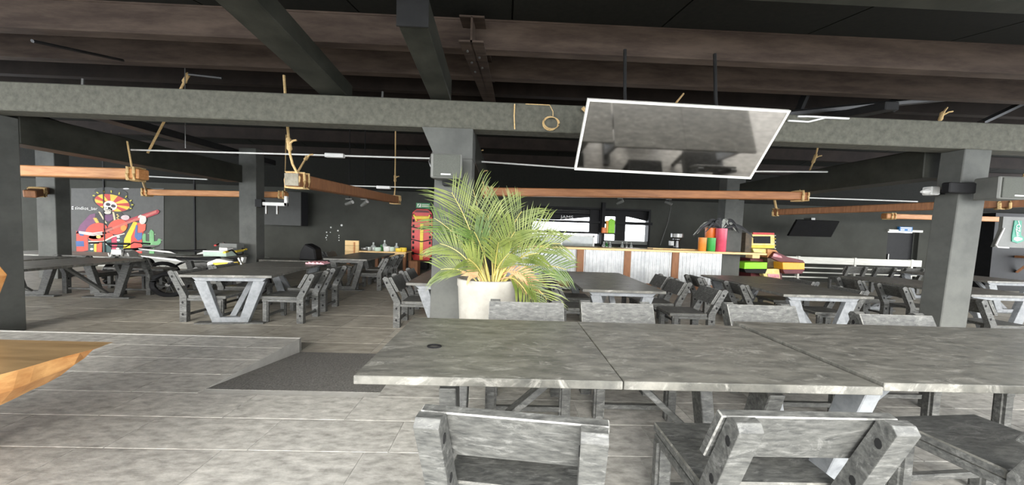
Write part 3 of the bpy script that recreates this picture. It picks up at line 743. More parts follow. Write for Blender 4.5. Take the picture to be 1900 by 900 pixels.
for k in range(3): t.tube([c+Vector((.095*math.cos(a*math.pi/8)+.008*k, -.01*k, (.085-.008*k)*math.sin(a*math.pi/8))) for a in range(16)], .0045, 6, closed=True)
t.tube([c+Vector((.03, 0, .09)), at(1026, 207, 3.85), at(1020, 195, 3.85), at(975, 193, 3.86)], .005, 6)
tag(t.build('coiled_wire', ROPE, smooth=True), 'coil of yellowish wire hanging on the face of the beam', 'wire')
tag(MB().tube([at(1462, 224, 3.84), at(1500, 226, 3.84), at(1530, 219, 3.85), at(1575, 220, 3.85), at(1500, 216, 3.86), at(1480, 216, 3.86)], .012, 6).build('cable', WHT, smooth=True), 'loose white cable on the beam right of the hanging screen', 'cable')
tag(MB().tube([at(955, 193, 3.855), at(954, 215, 3.855), at(955, 240, 3.855)], .008, 6).build('paint_drip', ROPE), 'thin pale drip line down the beam face near the coil', 'drip')
def conduit(pts, label, boxes=()):
    pts = [Vector(p) for p in pts]; t = thing('conduit', label, 'conduit', pts[0]); c = pts[0]
    MB().tube([p-c for p in pts], .014, 7).build('pipe', WHT, t)
    for q in boxes: q = Vector(q)-c; MB().box(q.x-.16, q.x+.16, q.y-.05, q.y+.03, q.z-.035, q.z+.035).build('junction_box', WHT, t, bevel=.01)
CY = 5.4
conduit([at(238, 278, CY), at(500, 285, CY), at(803, 294, CY)], 'long white conduit behind the beam ending at the palm column speaker', [at(622, 289, CY)])
conduit([at(880, 299, CY), at(1064, 312, CY), at(1395, 318, CY), at(1535, 319, CY)], 'white conduit running behind the hanging screen from the rope knot')
conduit([at(270, 327, 7.4), at(385, 333, 7.4)], 'short white conduit above the second timber at the left')
conduit([at(622, 344, 7.4), at(806, 349, 7.4)], 'white conduit behind the lengthwise timber', [at(712, 348, 7.4)])
conduit([at(1498, 367, 6.9), at(1702, 374, 6.9)], 'white conduit above the oblique timber at the right')
tag(MB().tube([at(343, 118, 4.9), at(344, 275, 4.9)], .006, 5).build('thin_wire', SILV), 'thin vertical wire hanging near the slanting rope', 'wire')
tag(MB().tube([at(1245, 382, WY-.01), at(1240, 410, WY-.01), at(1225, 455, WY-.01)], .012, 5).build('thin_wire', SILV), 'thin wire hanging on the wall above the bar', 'wire')
tag(MB().tube([at(806, 276, 3.9), at(796, 300, 3.84), at(800, 310, 3.84), at(806, 311, 3.83)], .010, 6).build('speaker_cable', SILV, smooth=True), 'grey cable looping into the palm column speaker', 'cable')

# ================================================================== SCREENS, SPEAKERS
tl, tr_, br, bl = (at(1097, 183, 3.0), at(1472, 206, 3.0), at(1388, 331, 3.43), at(1060, 315, 3.43))
c = (tl+tr_+br+bl)/4; ex = ((tr_+br)-(tl+bl)).normalized(); ey = ((tl+tr_)-(bl+br)); ey = (ey-ex*ey.dot(ex)).normalized(); en = ex.cross(ey)
W2 = ((tr_-tl).length+(br-bl).length)/4; H2 = ((tl-bl).length+(tr_-br).length)/4
t = thing('hanging_screen', 'large flat screen with a white bezel hung tilted from the roof', 'television', c)
def tp(a, b_, d): return ex*a+ey*b_+en*d
b = MB(); e = .022
for (a0, a1, b0, b1) in ((-W2, W2, H2-e, H2), (-W2, W2, -H2, -H2+e), (-W2, -W2+e, -H2+e, H2-e), (W2-e, W2, -H2+e, H2-e)):
    b.hexa([tp(a0, b0, -.03), tp(a1, b0, -.03), tp(a1, b1, -.03), tp(a0, b1, -.03)], [tp(a0, b0, .008), tp(a1, b0, .008), tp(a1, b1, .008), tp(a0, b1, .008)])
b.build('bezel', EDGEW, t)
b = MB(); b.hexa([tp(-W2+e, -H2+e, -.02), tp(W2-e, -H2+e, -.02), tp(W2-e, H2-e, -.02), tp(-W2+e, H2-e, -.02)], [tp(-W2+e, -H2+e, 0), tp(W2-e, -H2+e, 0), tp(W2-e, H2-e, 0), tp(-W2+e, H2-e, 0)]); b.build('screen', GLOSS, t)
b = MB(); b.hexa([tp(-W2+.05, -H2+.05, -.07), tp(W2-.05, -H2+.05, -.07), tp(W2-.05, H2-.05, -.07), tp(-W2+.05, H2-.05, -.07)], [tp(-W2+.02, -H2+.02, -.0301), tp(W2-.02, -H2+.02, -.0301), tp(W2-.02, H2-.02, -.0301), tp(-W2+.02, H2-.02, -.0301)]); b.build('back_shell', BLACK, t)
for a_ in (-.5, .5):
    p0 = tp(a_, 0, -.07); MB().tube([p0, p0+Vector((0, .1, .5)), Vector((p0.x, p0.y+.16, 3.55-c.z+.02))], .018, 6).build('hanger_rod', PIPE, t)

def speaker(cx, cy, cz, wd, dp, ht, label, strip_x):
    t = thing('wall_speaker', label, 'speaker', (cx, cy, cz))
    MB().hexa([(-wd/2, -dp*.6, -ht/2), (wd/2, -dp*.6, -ht/2), (wd/2*.86, dp*.4, -ht/2), (-wd/2*.86, dp*.4, -ht/2)], [(-wd/2, -dp*.6, ht/2), (wd/2, -dp*.6, ht/2), (wd/2*.86, dp*.4, ht/2), (-wd/2*.86, dp*.4, ht/2)]).build('case', SPKB, t, bevel=.012)
    MB().box(-wd/2+.035, wd/2-.02, -dp*.6-.012, -dp*.6, -ht/2+.015, ht/2-.015).build('grille', SPK, t, bevel=.005)
    MB().box(strip_x-.055, strip_x+.055, -dp*.6-.016, -dp*.6-.0121, -ht/2+.035, -ht/2+.05).build('name_strip', WHT, t)
    return t
p = at(830, 310, 3.62); t = speaker(p.x, 3.68, p.z, .36, .22, .28, 'grey box speaker on the palm column', 0)
MB().box(-.08, .10, .06, .19, -.19, -.14).build('bracket', BLACK, t)
p = at(1863, 350, 3.62); t = speaker(p.x, 3.68, p.z, .37, .22, .27, 'grey box speaker on an arm beside the right column', .05)
MB().box(-.50, -.15, .06, .14, -.05, .08).build('bracket', BLACK, t, bevel=.01)
p = at(1722, 355, 4.0); t = thing('security_light', 'small white lamp box on the left side of the right column', 'lamp', p)
MB().box(-.02, .10, -.05, .05, -.05, .06).build('housing', WHT, t, bevel=.01); MB().tube([(-.02, 0, 0), (-.09, 0, -.01)], [.045, .015], 8).build('nozzle', WHT, t, smooth=True); MB().box(.10, .40, .0, .05, -.03, .03).build('bracket', BLACK, t)

# ================================================================== POTTED PALM
PX, PYc = -.175, 3.42
t = thing('potted_palm', 'bushy areca palm in a white concrete planter in front of the middle column', 'potted plant', (PX, PYc, PZ))
MB().lathe([(.27, 0), (.29, .01), (.335, .74), (.345, .76), (.345, .83), (.325, .835), (.30, .82), (.29, .70), (.0, .70)], n=32, sy=.68).build('planter', POT, t, smooth=True)
MB().lathe([(.302, .70), (.29, .76), (.2, .79), (.05, .80)], n=24, sy=.68).build('soil', SOIL, t, smooth=True)
rg = random.Random(11)
def frond(base, tip, sag, nl, ll, M, stem=STEM, t0=.42, spread=1.0, wd=.017, name='frond'):
    base, tip = Vector(base), Vector(tip)
    mid = (base+tip)/2+Vector((0, 0, sag))+Vector(((base.x-tip.x)*.18, 0, 0))
    def P(u): return base*(1-u)**2+mid*2*u*(1-u)+tip*u*u
    b = MB(); b.cur = 0
    b.tube([P(k/10) for k in range(11)], [.011-.008*k/10 for k in range(11)], 5)
    b.cur = 1
    for k in range(nl):
        u = t0+(1-t0)*(k+.5)/nl; p = P(u); d = (P(min(1, u+.03))-P(u-.03)).normalized()
        view = (p-Vector((0, 0, EYE-PZ))+Vector((PX, PYc, 0))).normalized()
        sd = d.cross(Vector((.15, -1, .45)).normalized()); sd.normalize()
        L = ll*(.55+.75*math.sin(math.pi*(.18+.74*(u-t0)/(1-t0))))*rg.uniform(.85, 1.12)
        for s in (-1, 1):
            dr = (d*(.75+.5*u)+sd*s*spread*rg.uniform(.8, 1.05)+Vector((0, -.12, .12 if u < .8 else -.05))).normalized()
            w_ = dr.cross(Vector((0, -1, .3))).normalized()*wd
            q1 = p+dr*L*.35; q2 = p+dr*L*.72+Vector((0, 0, -.03*L)); q3 = p+dr*L+Vector((0, 0, -.14*L))
            b.add([p-w_*.3, p+w_*.3, q1-w_, q1+w_, q2-w_*.7, q2+w_*.7, q3, (q1+w_.cross(dr)*.35)], [(0, 1, 3, 7, 2), (2, 7, 3, 5, 4), (4, 5, 6)])
    o = b.build(name, [stem, M], t); return o
def lp(x, y, Y): return at(x, y, Y)-Vector((PX, PYc, PZ))
FR = [((900, 524), (838, 357), 3.30, .10, LEAF, .30), ((905, 524), (878, 352), 3.45, .10, LEAF, .28), ((912, 524), (930, 376), 3.5, .12, LEAF, .28),
      ((918, 524), (968, 392), 3.4, .14, LEAF, .28), ((922, 525), (1012, 420), 3.35, .2, LEAF, .26), ((926, 525), (1040, 452), 3.3, .24, LEAF, .24),
      ((896, 524), (806, 405), 3.40, .16, LEAF2, .22), ((893, 524), (816, 452), 3.3, .16, LEAF, .22), ((890, 525), (818, 500), 3.3, .14, LEAF, .20),
      ((915, 524), (905, 400), 3.25, .08, LEAF, .26), ((922, 524), (955, 430), 3.2, .12, LEAF, .26), ((910, 524), (880, 430), 3.2, .08, LEAF2, .24),
      ((930, 525), (1050, 500), 3.3, .24, LEAF2, .20), ((932, 525), (1015, 556), 3.12, .34, LEAF, .22), ((928, 525), (985, 555), 3.1, .30, LEAF, .2),
      ((920, 524), (990, 440), 3.6, .2, LEAF2, .26), ((905, 524), (850, 420), 3.55, .12, LEAF2, .26), ((925, 525), (1000, 470), 3.15, .18, LEAF, .24),
      ((912, 525), (945, 470), 3.1, .08, LEAF, .2), ((902, 525), (868, 480), 3.12, .08, LEAF, .2), ((916, 525), (925, 450), 3.05, .08, LEAF, .2)]
for (b0, tp_, Yt, sag, M, ll) in FR:
    frond(lp(b0[0], b0[1]+6, 3.38+rg.uniform(-.08, .08)), lp(tp_[0], tp_[1], Yt), sag, 15, ll*1.3, M, wd=.0066)
for (tx, ty) in ((988, 520), (996, 545), (870, 512)): frond(lp(918 if tx > 900 else 895, 528, 3.36), lp(tx, ty, 3.2), .24 if tx > 900 else .1, 9, .12, DRY, DRY, wd=.010, name='dry_frond')
for k in range(26):
    x0 = rg.uniform(888, 936); a_ = (x0-912)/26
    MB().tube([lp(x0*.55+912*.45, 530, 3.40+rg.uniform(-.1, .08)), lp(x0+a_*8, 500, 3.38+rg.uniform(-.1, .1)), lp(x0+a_*26, 465+abs(a_)*18, 3.35+rg.uniform(-.12, .12))], [.009, .007, .004], 5).build('stem', STEM, t)

# ================================================================== MURAL (flat painted wall art)
MK = 6.43
wm = thing('wall_mural', 'painted wall mural of a skeleton guitarist in a sombrero beside a cactus', 'mural', at(205, 410, WY-.004))
mo = wm.location.copy()
def mp_(cx, cy, lay): return at(125+cx/MK, 340+cy/MK, WY-.012-lay*.003)-mo
def paint(name, pts, c, lay=0):
    M = mat('paint %02x%02x%02x' % c, c, tuple(int(v*.9) for v in c), rough=.6, scale=6)
    a = [mp_(x, y, lay) for x, y in pts]
    return MB().prism(a, (0, .004, 0)).build(name, M, wm)
def ell(cx, cy, rx, ry, n=20, a0=0, a1=2*math.pi, rot=0):
    o = []
    for k in range(n):
        a = a0+(a1-a0)*k/(n if a1-a0 > 6.2 else max(1, n-1)); x, y = rx*math.cos(a), ry*math.sin(a)
        o.append((cx+x*math.cos(rot)-y*math.sin(rot), cy+x*math.sin(rot)+y*math.cos(rot)))
    return o
paint('ground', [(45, 60), (760, 60), (1150, 60), (1150, 850), (45, 850)], (74, 74, 70), 0)
# poncho body
paint('poncho', [(110, 830), (100, 600), (150, 500), (260, 370), (420, 340), (640, 350), (760, 430), (900, 480), (890, 850)], (60, 60, 66), 1)
paint('sleeve', [(105, 600), (150, 500), (265, 375), (330, 360), (350, 500), (250, 600)], (118, 64, 104), 2)
paint('sleeve_red', [(105, 570), (240, 600), (250, 800), (110, 825)], (222, 78, 58), 2)
paint('sleeve_blue', [(100, 690), (195, 690), (200, 755), (105, 755)], (62, 98, 156), 3)
paint('sleeve_blue', [(125, 580), (200, 590), (190, 630), (150, 625)], (62, 98, 156), 3)
cols = [((250, 640), (320, 640), (52, 82, 84)), ((320, 640), (350, 640), (236, 196, 60)), ((350, 640), (415, 640), (226, 90, 60)), ((415, 640), (525, 640), (54, 86, 84)), ((525, 640), (590, 640), (196, 60, 92)), ((590, 640), (660, 640), (50, 78, 76))]
for a, b_, c in cols: paint('poncho_stripe', [a, b_, (b_[0]+8, 835), (a[0]-4, 835)], c, 2)
for (x, y) in ((290, 722), (465, 722), (607, 640), (607, 680), (607, 722), (600, 780), (290, 785)): paint('dot', ell(x, y, 20, 13, 10), (228, 226, 214), 3)
paint('cape_yellow', [(790, 455), (835, 470), (760, 640), (745, 850), (660, 850), (680, 660)], (244, 212, 40), 3)
paint('cape_red', [(835, 470), (940, 490), (890, 640), (890, 850), (745, 850), (760, 640)], (228, 74, 60), 2)
paint('cape_blue', [(815, 500), (838, 500), (835, 590), (895, 590), (885, 670), (840, 685), (800, 640)], (66, 104, 160), 4)
paint('cuff', [(850, 470), (935, 490), (930, 560), (880, 590), (838, 580)], (232, 96, 70), 5)
# jacket, scarf, trims
paint('jacket', [(330, 370), (420, 340), (640, 350), (720, 420), (700, 480), (400, 500), (330, 480)], (40, 36, 34), 3)
paint('scarf', [(440, 380), (540, 370), (545, 430), (490, 460), (430, 425)], (104, 56, 100), 4)
for s_ in (0, 1):
    for k in range(7):
        x, y = ((385+12*k, 350+20*k) if s_ == 0 else (548+3*k, 350+16*k)); paint('trim_bead', ell(x, y, 17, 8, 8, rot=.6), (226, 210, 170), 4)
for k in range(6): paint('gold_button', ell(330+8*k, 420+14*k, 26, 7, 8), (230, 190, 70), 4)
for k in range(4): paint('gold_button', ell(595+12*(k % 2), 375+18*k, 12, 7, 8), (230, 200, 110), 4)
# guitar
paint('guitar_body', ell(350, 570, 135, 95, 24, rot=-.25), (222, 72, 52), 5)
paint('guitar_body', ell(600, 520, 120, 88, 24, rot=-.3), (224, 78, 54), 5)
paint('guitar_body', ell(400, 640, 150, 55, 20, rot=-.1), (220, 80, 56), 5)
paint('guitar_trim', [(250, 690), (420, 690), (540, 630), (680, 595), (685, 606), (545, 645), (425, 706), (250, 702)], (236, 222, 206), 6)
paint('sound_hole', [(430, 545), (530, 520), (545, 560), (450, 585)], (120, 32, 30), 6)
paint('guitar_flower', ell(670, 535, 36, 36, 12), (240, 150, 50), 6); paint('guitar_flower', ell(372, 640, 30, 20, 10), (240, 200, 110), 6)
paint('guitar_neck', [(690, 440), (850, 385), (1075, 315), (1100, 335), (1080, 365), (860, 445), (710, 480)], (176, 40, 56), 6)
for k in range(5): paint('string', [(460, 560+6*k), (1060, 325+6*k), (1060, 328+6*k), (460, 563+6*k)], (232, 150, 130), 7)
for k in range(3): paint('arm_bone', [(135, 570+9*k), (300, 590+14*k), (420, 575+16*k), (420, 584+16*k), (300, 600+14*k), (140, 582+9*k)], (226, 222, 214), 7)
# hand bones
paint('hand', ell(900, 440, 40, 52, 14, rot=.4), (220, 218, 208), 8)
for k in range(4): paint('finger_bone', ell(862+18*k, 395+6*k, 26, 11, 8, rot=-.7), (232, 230, 220), 9)
paint('hand', ell(690, 410, 52, 30, 12), (210, 190, 190), 7)
# sombrero
paint('hat_crown', ell(520, 110, 200, 60, 20, rot=.1), (40, 44, 40), 3)
paint('hat_rim', ell(540, 225, 245, 112, 28, rot=.22), (30, 30, 28), 4)
N_ = 14
for k in range(N_):
    a0, a1 = 2*math.pi*k/N_, 2*math.pi*(k+1)/N_
    seg = [(520, 250)]+ell(535, 233, 212, 96, 5, a0, a1, .22)
    paint('hat_panel', seg, (196, 48, 34) if k % 2 else (242, 196, 50), 5)
for k in range(9):
    a = math.pi*1.05+k*math.pi*1.05/8; x, y = ell(540, 220, 238, 112, 1, a, a+.01, .22)[0]; paint('hat_ornament', ell(x, y-4, 17, 8, 8, rot=a), (196, 190, 60), 6)
# skull
paint('skull', ell(512, 268, 82, 58, 20, rot=.15), (236, 232, 220), 7)
paint('jaw', ell(485, 312, 52, 30, 14, rot=.1), (226, 220, 206), 7)
paint('neck_bone', ell(480, 350, 40, 18, 12), (222, 216, 200), 7)
for x, y in ((485, 253), (548, 272)): paint('eye_socket', ell(x, y, 28, 19, 12, rot=.2), (40, 20, 30), 8)
paint('nose', [(505, 285), (520, 285), (512, 300)], (40, 20, 30), 8)
for k in range(6): paint('tooth_gap', [(448+15*k, 306+2*k), (451+15*k, 306+2*k), (451+15*k, 326+2*k), (448+15*k, 326+2*k)], (70, 50, 46), 8)
# cactus
paint('cactus', [(975, 845), (975, 740), (905, 735), (890, 640), (905, 600), (935, 605), (935, 690), (978, 695), (978, 580), (1000, 550), (1030, 580), (1035, 695), (1070, 690), (1085, 660), (1115, 665), (1115, 710), (1090, 735), (1038, 740), (1035, 845)], (112, 176, 116), 3)
for k in range(3): paint('cactus_rib', [(988+16*k, 590), (992+16*k, 590), (992+16*k, 835), (988+16*k, 835)], (160, 214, 156), 4)
for x, y in ((962, 600), (1040, 610), (960, 800), (1040, 800), (1120, 680), (890, 745)): paint('cactus_thorn', [(x-8, y), (x+10, y-5), (x+10, y+4)], (190, 226, 184), 4)
text_mesh('sindios_bar', .155, 'lettering', WHT, wm, mp_(225, 300, 2), sx=1.08)
paint('emblem', [(50, 275), (74, 275), (74, 313), (50, 313)], (232, 232, 230), 3); paint('emblem_dot', ell(62, 294, 7, 9, 8), (60, 60, 58), 4)
paint('lettering', ell(700, 65, 38, 8, 10), (220, 220, 218), 3)

# ================================================================== BACK WALL ITEMS
def wallbox(name, px0, px1, py0, py1, Y, dp, M, label, cat, bevel=.004):
    a, c = at(px0, py1, Y), at(px1, py0, Y)
    return tag(MB().box(a.x, c.x, Y-dp, Y, a.z, c.z).build(name, M, bevel=bevel), label, cat)
a, c = at(490, 417, 10.6), at(564, 357, 10.6)
t = thing('wall_television', 'large dark television on a wall bracket beyond the light column', 'television', ((a.x+c.x)/2, 10.5, (a.z+c.z)/2))
hw, hh = (c.x-a.x)/2, (c.z-a.z)/2
MB().box(-hw, hw, -.05, 0, -hh, hh).build('screen', TVB, t, bevel=.006)
MB().hexa([(hw-.02, -.03, -hh), (hw+.01, -.03, -hh), (hw+.10, .15, -hh), (hw+.0, .15, -hh)], [(hw-.02, -.03, hh), (hw+.01, -.03, hh), (hw+.10, .15, hh), (hw+.0, .15, hh)]).build('side_shell', BLACK, t)
MB().box(-.15, .15, 0, .40, -.2, .2).build('wall_mount', BLACK, t)
b0 = at(487, 378, 7.58); t = thing('screen_bracket', 'empty white screen bracket arm on the light column', 'bracket', b0)
MB().box(.0, .60, -.03, .03, -.04, .04).build('arm', WHT, t, bevel=.006); MB().box(.53, .60, -.03, .03, -.04, .20).build('arm_end', WHT, t, bevel=.006); MB().box(-.13, .02, -.06, .06, -.08, .10).build('wall_plate', BLACK, t)
for xx in (.08, .34): MB().box(xx, xx+.03, -.02, .02, -.24, -.04).build('hook', SILV, t)
t = thing('wall_dots', 'two clusters of pale dots stuck on the wall above the wooden buffet', 'wall decoration', at(618, 432, WY-.01))
for (x, y, r) in ((614, 422, .03), (606, 431, .026), (607, 437, .026), (605, 441, .026), (613, 431, .02), (634, 418, .04), (627, 428, .03), (629, 437, .022), (629, 441, .018), (629, 446, .022), (606, 445, .014)):
    q = at(x, y, WY-.01)-t.location; MB().lathe([(r, 0), (r*.7, .012)], (0, 0, 0), 8).xf(lambda v: Vector((v.x, -v.z, v.y))).xf(lambda v: v+q).build('dot', WHT, t)
t = thing('evacuation_sign', 'small green and white sign above the red rescue board', 'sign', at(785, 381.5, WY-.03))
MB().box(-.24, .24, -.01, .012, -.085, .085).build('plate', SIGNG, t); MB().box(-.20, -.07, -.014, -.0101, -.06, .06).build('pictogram', WHT, t)
MB().prism([(-.19, -.0145, -.05), (-.15, -.0145, -.05), (-.09, -.0145, .05), (-.13, -.0145, .05)], (0, .003, 0)).build('arrow', SIGNG, t)
for k in range(2): MB().box(-.04, .20, -.014, -.0101, .02-.06*k, .045-.06*k).build('lettering', WHT, t)
# red rescue board
q0 = at(782.5, 436, WY-.12); t = thing('rescue_board', 'red rescue stretcher board with black straps standing against the wall', 'stretcher', q0)
hz = 47/570*WY; hx = .355
outl = [(-hx*.75, -hz), (hx*.75, -hz), (hx, -hz+.2), (hx*1.02, .35), (hx*.95, hz-.12), (hx*.55, hz), (-hx*.55, hz), (-hx*.95, hz-.12), (-hx*1.02, .35), (-hx, -hz+.2)]
MB().prism([(x, 0, z) for x, z in outl], (0, .05, 0)).build('board', RED, t, bevel=.012)
for s_ in (-1, 1):
    for k in range(8):
        z_ = -hz+.2+k*.19; MB().box(s_*.29-.035, s_*.29+.035, -.006, .0, z_, z_+.10).build('hand_slot', BLACK, t)
MB().box(-.055, .055, -.02, -.0005, -hz+.03, .38).build('centre_strap', YEL, t)
for k, z_ in enumerate((-.68, -.22, .22)):
    MB().prism([(-.36, -.035, z_+.04), (0, -.035, z_-.03), (.36, -.035, z_+.05), (.36, -.035, z_+.085), (0, -.035, z_+.005), (-.36, -.035, z_+.075)], (0, .014, 0)).build('strap', BLACK, t)
MB().box(-.24, .24, -.05, -.0005, hz-.36, hz-.24).build('head_block', YEL, t, bevel=.02)
for s_ in (-1, 1): MB().bar((s_*.28, -.03, hz-.2), (s_*.17, -.03, hz-.42), .05, .05).build('head_strap', YEL, t)
MB().prism([(-.28, -.012, hz-.12), (.28, -.012, hz-.12), (.20, -.012, hz-.04), (-.20, -.012, hz-.04)], (0, .011, 0)).build('head_pad', MAROON, t)
wallbox('black_box', 761, 797, 483, 497, WY-.05, .35, BLACK, 'black box on the floor under the red rescue board', 'box')
# buffet of pale wood
bx = at(700, 470, 9.6).x; t = thing('wooden_buffet', 'pale wooden buffet table with a raised box end by the back wall', 'buffet', (bx, 9.6, 0))
x0, x1 = at(642, 470, 9.6).x-bx, at(754, 470, 9.6).x-bx
MB().box(x0, x1, -.05, .6, .70, .735).build('tabletop', WOODL, t, bevel=.004); MB().box(x0+.1, x1-.02, -.06, -.02, .58, .70).build('apron', WOODL, t, bevel=.004)
for k in range(3): MB().box(x0, x0+.42, -.07, -.03, .56+.165*k, .56+.165*(k+1)-.008).build('plank', WOODL, t, bevel=.004)
MB().box(x0+.27, x0+.31, -.10, -.07, .56, 1.0).build('batten', WOOD, t)
for xx in (x0+.03, x0+.9, x1-.10):
    for yy in (-.02, .5): MB().box(xx, xx+.09, yy, yy+.08, 0, .70).build('leg', WOODD, t, bevel=.004)
for k, (px, h, M, nm) in enumerate(((678, .10, SILV, 'silver jar'), (684, .12, BOTC, 'glass jar'), (691, .26, BOTC, 'slim clear bottle at the left'), (702, .12, MINT, 'pale tub'), (707, .20, BOTG, 'green bottle'), (712, .34, BOTC, 'tall clear bottle in the middle'), (719, .16, WHT, 'white pot'), (726, .14, MINT, 'pale round tub'), (734, .26, BOTC, 'slim clear bottle at the right'), (741, .11, YEL, 'yellow bowl'), (748, .13, YEL, 'yellow tub'))):
    b = MB().lathe([(.05, 0), (.055, .02), (.055, h*.55), (.02, h*.72), (.02, h)] if h > .18 else [(.06, 0), (.075, .02), (.08, h*.8), (.07, h)], n=12, sx=1.4); o = b.build('bottle' if h > .18 else 'jar', M, smooth=True)
    o.location = (at(px, 465, 9.75).x, 9.7+.06*(k % 3), .735); tag(o, nm+' on the wooden buffet', 'bottle' if h > .18 else 'jar', 'jars and bottles on the buffet')
tag(MB().box(-2.88, -2.62, 9.3, 9.6, .0, .5).build('wooden_stool', WOODD, bevel=.01), 'reddish wooden block beside the buffet', 'block')
# mint box and grey carton on the small table
p = at(405, 474, 6.95); t = thing('storage_box', 'pale mint storage box with a white lid piece on the small dark table', 'box', (p.x, 6.98, .75))
MB().box(-.25, .25, -.12, .15, 0, .12).build('body', MINT, t, bevel=.008); MB().box(-.25, .25, -.125, .155, .10, .125).build('rim', WHT, t, bevel=.004)
o = MB().box(.06, .24, -.1, .05, 0, .07).build('white_carton', WHT, bevel=.005); o.location = (p.x, 7.0, .876); tag(o, 'small white carton lying on the mint box', 'box')
o = MB().box(-.2, .2, -.1, .1, 0, .27).build('grey_carton', GREYB, bevel=.006); o.location = (at(428, 465, 7.25).x, 7.28, .75); tag(o, 'grey carton behind the mint box beside the light column', 'box')
o = MB().prism([(0, 0, 0), (.45, 0, 0), (.40, 0, .30), (.16, 0, .42), (.04, 0, .2)], (0, .3, 0)).build('black_bag', BLACK, bevel=.03); o.location = (at(560, 470, 7.85).x, 7.7, .62); tag(o, 'black bag on the low bench behind the V-trestle table', 'bag')
# small picture items at far left
p = at(69.5, 400, WY+.5); t = thing('poster_stand', 'pale green poster on a dark pole at the far left behind the columns', 'poster', (p.x, p.y, 0))
MB().box(-.15, .15, 0, .02, p.z-.32, p.z+.32).build('poster', SIGNM, t); MB().tube([(-.19, .03, 0), (-.19, .03, 2.4)], .03, 6).build('pole', BLACK, t); MB().box(-.2, -.1, .01, .03, p.z-.1, p.z+.1).build('clamp', BLACK, t)
p = at(56.5, 418, WY+.65); o = MB().box(-.13, .13, -.045, .045, 0, .16).build('white_box', WHT, bevel=.006); o.location = (p.x, WY+.65, 1.171); tag(o, 'small white box on the low grey wall at the far left', 'box')

# ---- dirt bikes
def bike(x, y, rot, label, accent):
    t = thing('dirt_bike', label, 'motorcycle', (x, y, 0)); a = math.radians(rot)
    def X(v): return Vector(((v.x*math.cos(a)-v.y*math.sin(a))*1.3, v.x*math.sin(a)+v.y*math.cos(a), v.z))
    for xx, r, nm in ((.58, .27, 'front_wheel'), (-.52, .25, 'rear_wheel')):
        b = MB(); b.tube([(xx+r*.86*math.cos(k*math.pi/12), 0, r+r*.86*math.sin(k*math.pi/12)) for k in range(24)], r*.14+.01, 8, closed=True)
        wv = b.xf(X).build(nm, BLACK, t, smooth=True)
        b = MB(); b.tube([(xx, -.05, r), (xx, .05, r)], .035, 8)
        for k in range(10): b.tube([(xx, 0, r), (xx+r*.8*math.cos(k*math.pi/5), 0, r+r*.8*math.sin(k*math.pi/5))], .005, 4)
        b.xf(X).build('spokes', SILV, wv)
    for s_ in (-1, 1): MB().tube([(.58, s_*.07, .27), (.42, s_*.07, .80)], .022, 7).xf(X).build('fork', SILV, t, smooth=True)
    MB().box(-.14, .20, -.10, .10, .26, .50).xf(X).build('engine', SILV, t, bevel=.02)
    b = MB()
    for s_ in (-1, 1): b.tube([(.40, 0, .76), (.10, s_*.09, .62), (-.20, s_*.1, .50), (-.50, s_*.08, .27)], .018, 6)
    b.tube([(.38, 0, .66), (.22, 0, .28), (-.16, 0, .25)], .018, 6); b.xf(X).build('frame', BLACK, t)
    MB().prism([(.36, -.10, .72), (.30, -.10, .60), (.02, -.10, .56), (.0, -.10, .70), (.14, -.10, .78)], (0, .20, 0)).xf(X).build('tank', WHT, t, bevel=.02)
    for s_ in (-1, 1): MB().prism([(.44, s_*.12, .72), (.34, s_*.12, .48), (.14, s_*.12, .52), (.10, s_*.12, .70)], (0, s_*.025, 0)).xf(X).build('radiator_shroud', YEL if accent is YEL else WHT, t, bevel=.006)
    MB().prism([(.16, -.075, .75), (-.52, -.075, .74), (-.56, -.075, .79), (-.2, -.075, .785), (.12, -.075, .81)], (0, .15, 0)).xf(X).build('seat', BLACK, t, bevel=.015)
    MB().prism([(-.3, -.08, .70), (-.82, -.08, .80), (-.84, -.08, .825), (-.4, -.08, .765)], (0, .16, 0)).xf(X).build('rear_fender', WHT, t, bevel=.006)
    MB().prism([(.36, -.07, .60), (.62, -.07, .62), (.92, -.07, .54), (.93, -.07, .565), (.64, -.07, .655), (.36, -.07, .64)], (0, .14, 0)).xf(X).build('front_fender', WHT, t, bevel=.006)
    MB().prism([(.47, -.07, .68), (.49, -.07, .80), (.46, -.07, .81), (.43, -.07, .70)], (0, .14, 0)).xf(X).build('number_plate', WHT, t, bevel=.008)
    hb = MB().tube([(.36, -.38, .94), (.38, -.2, .97), (.42, -.1, .86), (.42, .1, .86), (.38, .2, .97), (.36, .38, .94)], .014, 6).xf(X).build('handlebar', BLACK, t, smooth=True)
    MB().tube([(.40, -.15, .93), (.40, .15, .93)], .025, 7).xf(X).build('bar_pad', accent, hb)
    for s_ in (-1, 1): MB().tube([(.36, s_*.30, .945), (.36, s_*.42, .935)], .022, 7).xf(X).build('grip', accent, hb)
    return t
bike(-7.6, 7.75, 24, 'white dirt bike with a red handlebar pad behind the low bench', RED)
bike(-9.0, 7.6, -72, 'dirt bike under the mural, handlebar across the painted poncho', BLACK)
bike(-5.95, 6.3, 14, 'white and yellow dirt bike in front of the light column', YEL)

